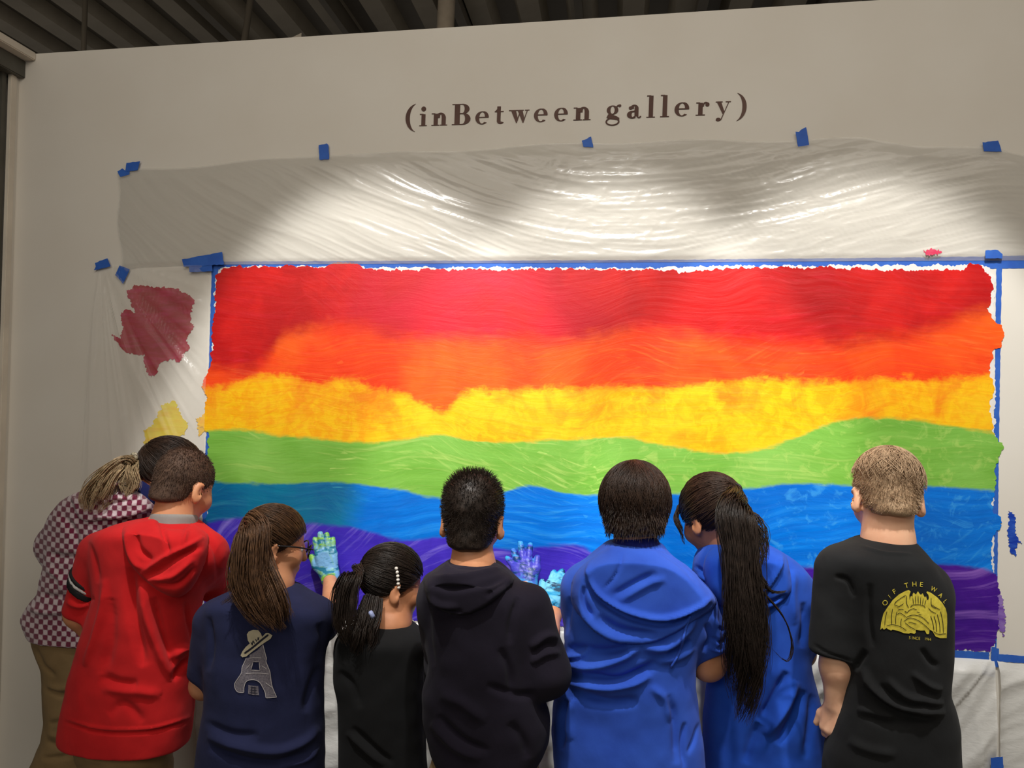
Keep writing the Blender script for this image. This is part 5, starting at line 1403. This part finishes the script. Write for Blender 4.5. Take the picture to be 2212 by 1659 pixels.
F6, ho6, V6, Q6 = garment('hoodie', [(1172, 1312, 1430, -0.412, .062), (1186, 1296, 1436, -0.420, .082), (1202, 1276, 1456), (1228, 1246, 1494), (1261, 1230, 1520), (1300, 1222, 1532), (1340, 1220, 1530), (1390, 1221, 1510), (1429, 1218, 1498), (1467, 1216, 1498), (1495, 1200, 1502), (1543, 1195, 1510), (1593, 1191, 1515), (1640, 1195, 1518), (1700, 1203, 1520), (1730, 1205, 1518)], Y6, .118,
    [([shL, elL, at(1262, 1360, -.28)], [.052, .048, .036]), ([shR, at(1543, 1402, Y6 + .02)], [.054, .048])], M_BLUE, p6, rel, noise=.003, seed=61)
rel = Relief(1190, 1150, 1580, 1420)
rel.fold([(1276, 1205), (1270, 1240), (1280, 1268), (1305, 1294), (1360, 1322), (1433, 1337), (1496, 1319), (1543, 1288)], 6, .014); rel.fold([(1268, 1240), (1276, 1276), (1305, 1306), (1360, 1336), (1433, 1350), (1500, 1331), (1545, 1302)], 6, -.018)
rel.fold([(1345, 1192), (1338, 1225), (1325, 1250), (1304, 1275)], 3.5, -.006); rel.fold([(1320, 1290), (1370, 1262), (1420, 1238)], 9, -.007); rel.fold([(1335, 1300), (1400, 1262), (1440, 1250)], 9, .007); rel.fold([(1420, 1190), (1465, 1216), (1510, 1260)], 5, -.006)
rel.fold([(1238, 1300), (1275, 1345), (1320, 1374), (1380, 1386)], 8, .010); rel.fold([(1290, 1330), (1340, 1360), (1420, 1372)], 10, -.010); rel.fold([(1262, 1265), (1262, 1300), (1280, 1335)], 6, -.010)
hd6, Vh6, Qh6 = hoodpiece(F6, [(1318, 1176), (1362, 1182), (1426, 1188), (1484, 1222), (1515, 1255), (1546, 1290), (1540, 1312), (1500, 1340), (1450, 1372), (1390, 1390), (1325, 1380), (1275, 1352), (1236, 1304), (1232, 1262), (1246, 1230), (1280, 1202)], .040, 30, M_BLUE, ho6, rel, Y6)
body(h6, at(1372, 1186, -0.415), [([shL, elL, wrL], [.036, .034, .022]), ([shR, elR, wrR], [.036, .042, .024])], SK_MED, p6, [at(1372, 1260, Y6), at(1355, 1600, Y6)])
eyes(h6, p6)
F = Field(at(1372, 1180, -0.415) - .12, at(1372, 1180, -0.415) + .12, .004); F.cap(at(1374, 1200, -0.418), at(1372, 1162, -0.406), .068, .058, 0, cut=True); V, Q = F.mesh(); mesh('collar', V, Q, cloth('dark_blue_collar', S(30, 38, 112)), p6, True)
cp = hair_cap(h6, -.064, .28, .021, .007, 3, extra=nape(h6, .068, -.050, .060)).mesh(); hp = joinVF(cp, falling(h6, 2600, 71, (-.05, -.25, 1), .0215, 1.25, .0009, 10, .16), fuzz(h6, cp, 7000, 72, .010, (0, -.25, -1.2), .0008, (-.2, -.1), messy=.3, N=4))
mesh('hair', *hp, H_DARK, p6, True)
bvh6 = BVHTree.FromPolygons([tuple(v) for v in np.vstack([V6, Vh6])], [tuple(int(i) for i in f) for f in np.vstack([Q6, Qh6 + len(V6)])])
def onb(b, x, y, off):
    d = Vector(unit(ray(x, y))); hh = b.ray_cast(Vector(CAM), d)
    return np.array(hh[0] - d * off) if hh[0] is not None else None
pts = [onb(bvh6, *p, .004) for p in ((1491, 1330), (1482, 1355), (1476, 1380), (1470, 1402), (1462, 1420), (1449, 1442))]
tube('drawstring', [p for p in pts if p is not None], .0032, M_BLUE, ho6)
M_WPR = flat('white_sleeve_print', S(206, 208, 214), .6, None, 90, 0)
for L in ([(1562, 1340), (1567, 1346)], [(1567, 1350), (1574, 1356)], [(1569, 1360), (1576, 1366)], [(1566, 1372), (1575, 1375)]):
    decal('sleeve_print', [strokepoly(L, 5)], M_WPR, bvh6, ho6, .002, 3)
legs(p6, 1358, 1700, Y6 + .01, .13, C_KHAKI, SHOE)
glove(wrL, at(1292, 1262, -.04), (0, 1, 0), wrL + unit(elL - wrL) * .03, .95, 1, GV_TEAL, p6)
glove(wrR, at(1440, 1300, -.10), (0, 1, 0), wrR + unit(elR - wrR) * .03, .95, -1, GV_TEAL, p6)

# ------------------------------------------------------------------ child 7: long ponytail, blue hoodie
M_BLUE2 = cloth('bright_blue_fleece', S(36, 84, 190), S(28, 70, 170), wr=.22)
Y7 = -0.290
p7 = person(1650, Y7, 'girl with a very long dark ponytail in a bright blue hoodie')
h7 = Head(1539, 1112, -0.260, -34, 26, -4, .96)
shL = at(1560, 1275, Y7 + .02); elL = at(1552, 1350, Y7 + .08); wrL = at(1530, 1290, -.10)
shR = at(1722, 1290, Y7); elR = at(1730, 1410, Y7 + .06); wrR = at(1700, 1340, -.12)
rel = Relief(1480, 1150, 1820, 1659)
rel.fold([(1720, 1470), (1695, 1530), (1655, 1590)], 11, .014); rel.fold([(1735, 1490), (1715, 1550), (1680, 1610)], 11, -.014); rel.fold([(1700, 1450), (1670, 1510), (1640, 1560)], 10, -.012); rel.fold([(1755, 1500), (1750, 1570), (1740, 1640)], 10, -.008); rel.fold([(1640, 1560), (1620, 1610), (1610, 1650)], 12, -.008)
rel.fold([(1655, 1190), (1660, 1240), (1652, 1290)], 5, -.008); rel.fold([(1735, 1300), (1738, 1350), (1730, 1400)], 8, -.008); rel.fold([(1715, 1230), (1712, 1290), (1716, 1350)], 9, .006); rel.fold([(1500, 1222), (1525, 1238), (1550, 1248)], 4, -.008); rel.fold([(1505, 1240), (1530, 1255), (1550, 1262)], 4, .007); rel.fold([(1512, 1258), (1535, 1272), (1552, 1280)], 4, -.008)
F7, ho7, V7, Q7 = garment('hoodie', [(1168, 1545, 1640, -0.275, .058), (1178, 1528, 1664, -0.280, .075), (1190, 1514, 1692), (1205, 1506, 1715), (1225, 1500, 1738), (1250, 1499, 1748), (1300, 1512, 1752), (1400, 1532, 1744), (1416, 1534, 1744), (1480, 1530, 1757), (1543, 1522, 1773), (1600, 1522, 1783), (1659, 1522, 1790), (1725, 1522, 1792)], Y7, .105,
    [([shL, elL, at(1540, 1330, -.19)], [.046, .042, .034]), ([shR, at(1733, 1398, Y7 + .05)], [.050, .044])], M_BLUE2, p7, rel, noise=.003, seed=71)
rel = Relief(1500, 1150, 1760, 1340)
rel.fold([(1690, 1195), (1682, 1230), (1660, 1265), (1640, 1285)], 5, .010); rel.fold([(1700, 1285), (1670, 1300), (1640, 1305)], 5, -.010)
hoodpiece(F7, [(1540, 1176), (1600, 1182), (1655, 1176), (1692, 1192), (1705, 1235), (1706, 1280), (1668, 1312), (1600, 1322), (1545, 1300), (1520, 1250), (1520, 1205)], .022, 26, M_BLUE2, ho7, rel, Y7 - .01)
body(h7, at(1578, 1182, -0.280), [([shL, elL, wrL], [.034, .031, .021]), ([shR, elR, wrR], [.034, .036, .022])], SK_DRK, p7, [at(1610, 1260, Y7), at(1640, 1600, Y7)])
eyes(h7, p7)
hp = joinVF(hair_cap(h7, -.036, .60, .013).mesh(), pulled(h7, 1500, 81, -.036, .60, .0145, (.26, -.92, .22)),
            bundle([h7.w(-.030, .088, .060), h7.w(-.062, .078, .020), h7.w(-.066, .072, -.020), h7.w(-.062, .074, -.058)], [.006, .010, .010, .004], 70, 12, .004))
mesh('hair', *hp, H_DARK, p7, True)
g7 = h7.w(.026, -.094, .040)
ptl = mesh('ponytail', *joinVF(
    bundle([g7, at(1588, 1108, -0.466), at(1596, 1160, -0.491), at(1604, 1240, -0.509), at(1610, 1330, -0.513), at(1612, 1410, -0.509), at(1606, 1500, -0.501), at(1594, 1575, -0.496)], [.014, .034, .044, .042, .047, .046, .033, .010], 1500, 13, .016, 1.7, 26),
    bundle([g7, at(1612, 1115, -0.451), at(1640, 1150, -0.466), at(1640, 1190, -0.476), at(1625, 1240, -0.491)], [.010, .018, .022, .02, .012], 260, 14, .016, 1.5),
    bundle([at(1615, 1200, -0.491), at(1640, 1250, -0.496), at(1670, 1280, -0.496), at(1705, 1276, -0.496)], [.012, .014, .010, .003], 60, 15, .004),
    bundle([at(1640, 1270, -0.501), at(1690, 1330, -0.496), at(1712, 1390, -0.491), at(1700, 1430, -0.491), at(1665, 1395, -0.496)], [.004, .003, .002, .002, .001], 14, 16, .003)), H_BLK, p7, True)
tube('hair_tie', [g7 + v for v in (np.array([-.004, 0, .016]), np.array([.010, -.012, .010]), np.array([.012, -.010, -.008]), np.array([0, 0, -.016]))], .0035, bpy.data.materials['dark_elastic'], ptl)
legs(p7, 1648, 1700, Y7 + .01, .13, C_NAVYP, SHOE)
glove(wrL, at(1520, 1225, -.05), (0, 1, 0), wrL + unit(elL - wrL) * .03, .92, 1, GV_TEAL, p7)

# ------------------------------------------------------------------ child 8: fair hair, black T-shirt with eagle print
M_BLK8 = cloth('black_jersey', S(33, 34, 35), S(28, 28, 29), wr=.22, sheen=.03)
Y8 = -.48
p8 = person(1925, Y8, 'boy with short fair hair in a black T-shirt with a yellow eagle print')
h8 = Head(1916, 1068, -.44, 2, 22, 2, .98)
shL = at(1812, 1232, Y8); elL = at(1808, 1440, Y8); wrL = at(1806, 1520, Y8 + .01)
shR = at(2008, 1265, Y8); elR = at(2012, 1350, Y8 + .14); wrR = at(2000, 1300, -.14)
rel = Relief(1730, 1150, 2090, 1659)
rel.fold([(1862, 1442), (1885, 1486), (1925, 1518), (1985, 1534), (2042, 1540)], 10, .016); rel.fold([(1870, 1475), (1900, 1515), (1950, 1545), (2020, 1556)], 10, -.014); rel.fold([(1915, 1466), (1955, 1502), (2000, 1512), (2038, 1520)], 8, .012); rel.fold([(1900, 1478), (1940, 1516), (1990, 1524)], 6, -.010)
rel.fold([(1968, 1452), (2005, 1480), (2034, 1488)], 7, .010); rel.fold([(1860, 1540), (1920, 1560), (1980, 1560)], 12, -.008); rel.fold([(1850, 1530), (1900, 1545), (1940, 1542)], 10, .008); rel.fold([(1830, 1600), (1880, 1620), (1940, 1630)], 12, .006)
rel.fold([(1880, 1260), (1876, 1330), (1884, 1400)], 8, -.007); rel.fold([(1800, 1245), (1830, 1255), (1845, 1290)], 5, -.007); rel.fold([(1870, 1405), (1855, 1430), (1845, 1450)], 7, -.012); rel.fold([(1756, 1392), (1790, 1412), (1845, 1430)], 3, -.004); rel.fold([(1858, 1178), (1910, 1194), (1975, 1196)], 3.5, .0045); rel.fold([(1990, 1400), (2010, 1430), (2030, 1440)], 7, -.008)
F8, sh8, V8, Q8 = garment('t_shirt', [(1162, 1866, 1966, -.458, .058), (1172, 1842, 1976, -.465, .075), (1184, 1812, 1988, Y8, .09), (1200, 1798, 2000), (1220, 1795, 2012), (1246, 1800, 2030), (1276, 1806, 2042), (1327, 1815, 2045), (1391, 1825, 2044), (1455, 1830, 2037), (1480, 1828, 2034), (1517, 1822, 2047), (1555, 1812, 2056), (1626, 1791, 2060), (1659, 1787, 2061), (1720, 1786, 2062)], Y8, .112,
    [([shL, at(1800, 1412, Y8)], [.056, .058]), ([shR, at(2014, 1330, Y8 + .10)], [.044, .048])], M_BLK8, p8, rel, noise=.0025, seed=81)
body(h8, at(1918, 1172, -.465), [([shL, elL, wrL], [.040, .037, .025]), ([shR, elR, wrR], [.036, .032, .022])], SK_FAIR, p8, [at(1918, 1250, Y8), at(1925, 1600, Y8)], neckr=(.048, .054),
     hands=[(wrL, at(1797, 1580, Y8 + .01), (.6, .5, 0), dict(sc=.95, thumb=1, curl=.55))])
eyes(h8, p8)
cp = hair_cap(h8, -.046, .42, .006, .003, extra=nape(h8, .053), kcut=.025).mesh(); hp = joinVF(cp, fuzz(h8, cp, 8000, 91, .007, (0, -.2, -.5), top=.8), falling(h8, 1400, 92, (.10, -.35, 1), .009, .75, .0008, 8, .25))
mesh('hair', *hp, H_BLOND, p8, True)
bv = BVHTree.FromPolygons([tuple(v) for v in V8], [tuple(int(i) for i in f) for f in Q8])
cz = lambda L: [(1880 + x * .12056, 1200 + y * .12056) for x, y in L]
M_YEL = flat('yellow_print', S(222, 204, 74), .75, S(200, 182, 60), 120, 0); M_INK2 = flat('black_print_line', S(40, 36, 20), .85, None, 60, 0)
EAG = cz([(180, 1330), (195, 1200), (235, 1040), (300, 940), (400, 800), (510, 700), (620, 640), (690, 618), (722, 645), (700, 710), (702, 800), (716, 745), (735, 722), (755, 745), (760, 685), (778, 662), (812, 700), (830, 680), (852, 640), (888, 690), (908, 705), (938, 675), (963, 730), (977, 750), (1000, 732), (1015, 790), (1035, 802), (1050, 760), (1040, 705), (1005, 660), (1020, 640), (1090, 670), (1200, 750), (1290, 850), (1350, 950), (1375, 1050), (1378, 1200), (1368, 1480), (1250, 1480), (1170, 1450), (1110, 1350), (1062, 1330), (1052, 1408), (1012, 1410), (977, 1342), (900, 1345), (812, 1330), (815, 1380), (790, 1405), (722, 1385), (690, 1400), (600, 1390), (500, 1350), (400, 1328), (372, 1345), (330, 1325), (290, 1300), (245, 1328), (215, 1300)])
eg = decal('eagle_print', [EAG], M_YEL, bv, sh8, .0016)
for L in ([(640, 710), (540, 770), (460, 830), (440, 880), (500, 910)], [(600, 860), (540, 900), (480, 930)], [(490, 980), (540, 965), (600, 970)], [(652, 720), (650, 850), (690, 940)], [(715, 930), (760, 890), (860, 880), (950, 900), (990, 940)],
          [(760, 750), (780, 880)], [(808, 720), (818, 880)], [(857, 720), (860, 870)], [(905, 740), (900, 880)], [(952, 760), (932, 890)], [(1000, 790), (972, 900)], [(480, 1060), (530, 1030), (600, 1070), (640, 1100)], [(610, 1000), (660, 1020), (700, 980), (800, 940)], [(620, 1005), (650, 1008)],
          [(640, 1110), (740, 1070), (860, 1080), (960, 1130), (1050, 1220)], [(600, 1180), (700, 1120), (800, 1140), (900, 1190), (1000, 1270), (1080, 1350)], [(1090, 760), (1100, 900), (1180, 950)], [(1080, 1080), (1120, 1200), (1140, 1340)], [(1140, 1080), (1180, 1220), (1190, 1370)], [(1200, 1050), (1240, 1220), (1250, 1380)], [(1260, 1000), (1300, 1200), (1310, 1390)],
          [(1100, 880), (1170, 930), (1250, 970)], [(1040, 940), (1100, 1000), (1180, 1040)], [(290, 1260), (400, 1240), (550, 1280), (650, 1350)], [(400, 950), (380, 1100), (385, 1230)], [(480, 1000), (455, 1120), (455, 1230)], [(560, 1130), (548, 1200), (552, 1270)], [(300, 1000), (270, 1120), (260, 1250)], [(620, 1200), (700, 1270), (810, 1330)], [(680, 1190), (760, 1210), (830, 1230)], [(780, 965), (840, 970)], [(830, 1010), (890, 1020)], [(860, 1050), (920, 1065)], [(1130, 1360), (1220, 1410), (1360, 1400)]):
    decal('feather_line', [strokepoly(cz(L), 1.35)], M_INK2, bv, eg, .0027)
tx = [('O', 268, 850, 16, 38, 1), ('F', 352, 742, 14, 42, .35), ('F', 432, 650, 15, 30, 1), ('T', 648, 540, 15, 14, 1), ('H', 790, 516, 15, 2, 1), ('E', 914, 522, 15, -6, 1), ('W', 1135, 608, 14, -24, .9), ('A', 1258, 715, 14, -36, .9), ('L', 1340, 822, 14, -50, .8)]
tx = [(c, 1880 + x * .12056, 1200 + y * .12056, s, a, q) for c, x, y, s, a, q in tx]
tx += [(c, 1880 + x * .12056, 1200 + y * .12056, 9, -3, .85) for c, x, y in zip('SINCE', (705, 752, 790, 835, 878), (1475, 1480, 1482, 1486, 1488))] + [(c, 1880 + x * .12056, 1200 + y * .12056, 8, -3, .8) for c, x, y in zip('1966', (985, 1015, 1045, 1078), (1495, 1498, 1500, 1502))]
text_decal('lettering_print', tx, M_YEL, bv, sh8)
legs(p8, 1925, 1700, Y8 + .01, .13, C_DENIM, SHOE)
glove(wrR, at(2000, 1235, -.04), (0, 1, 0), wrR + unit(elR - wrR) * .03, .95, -1, GV_TEAL, p8)
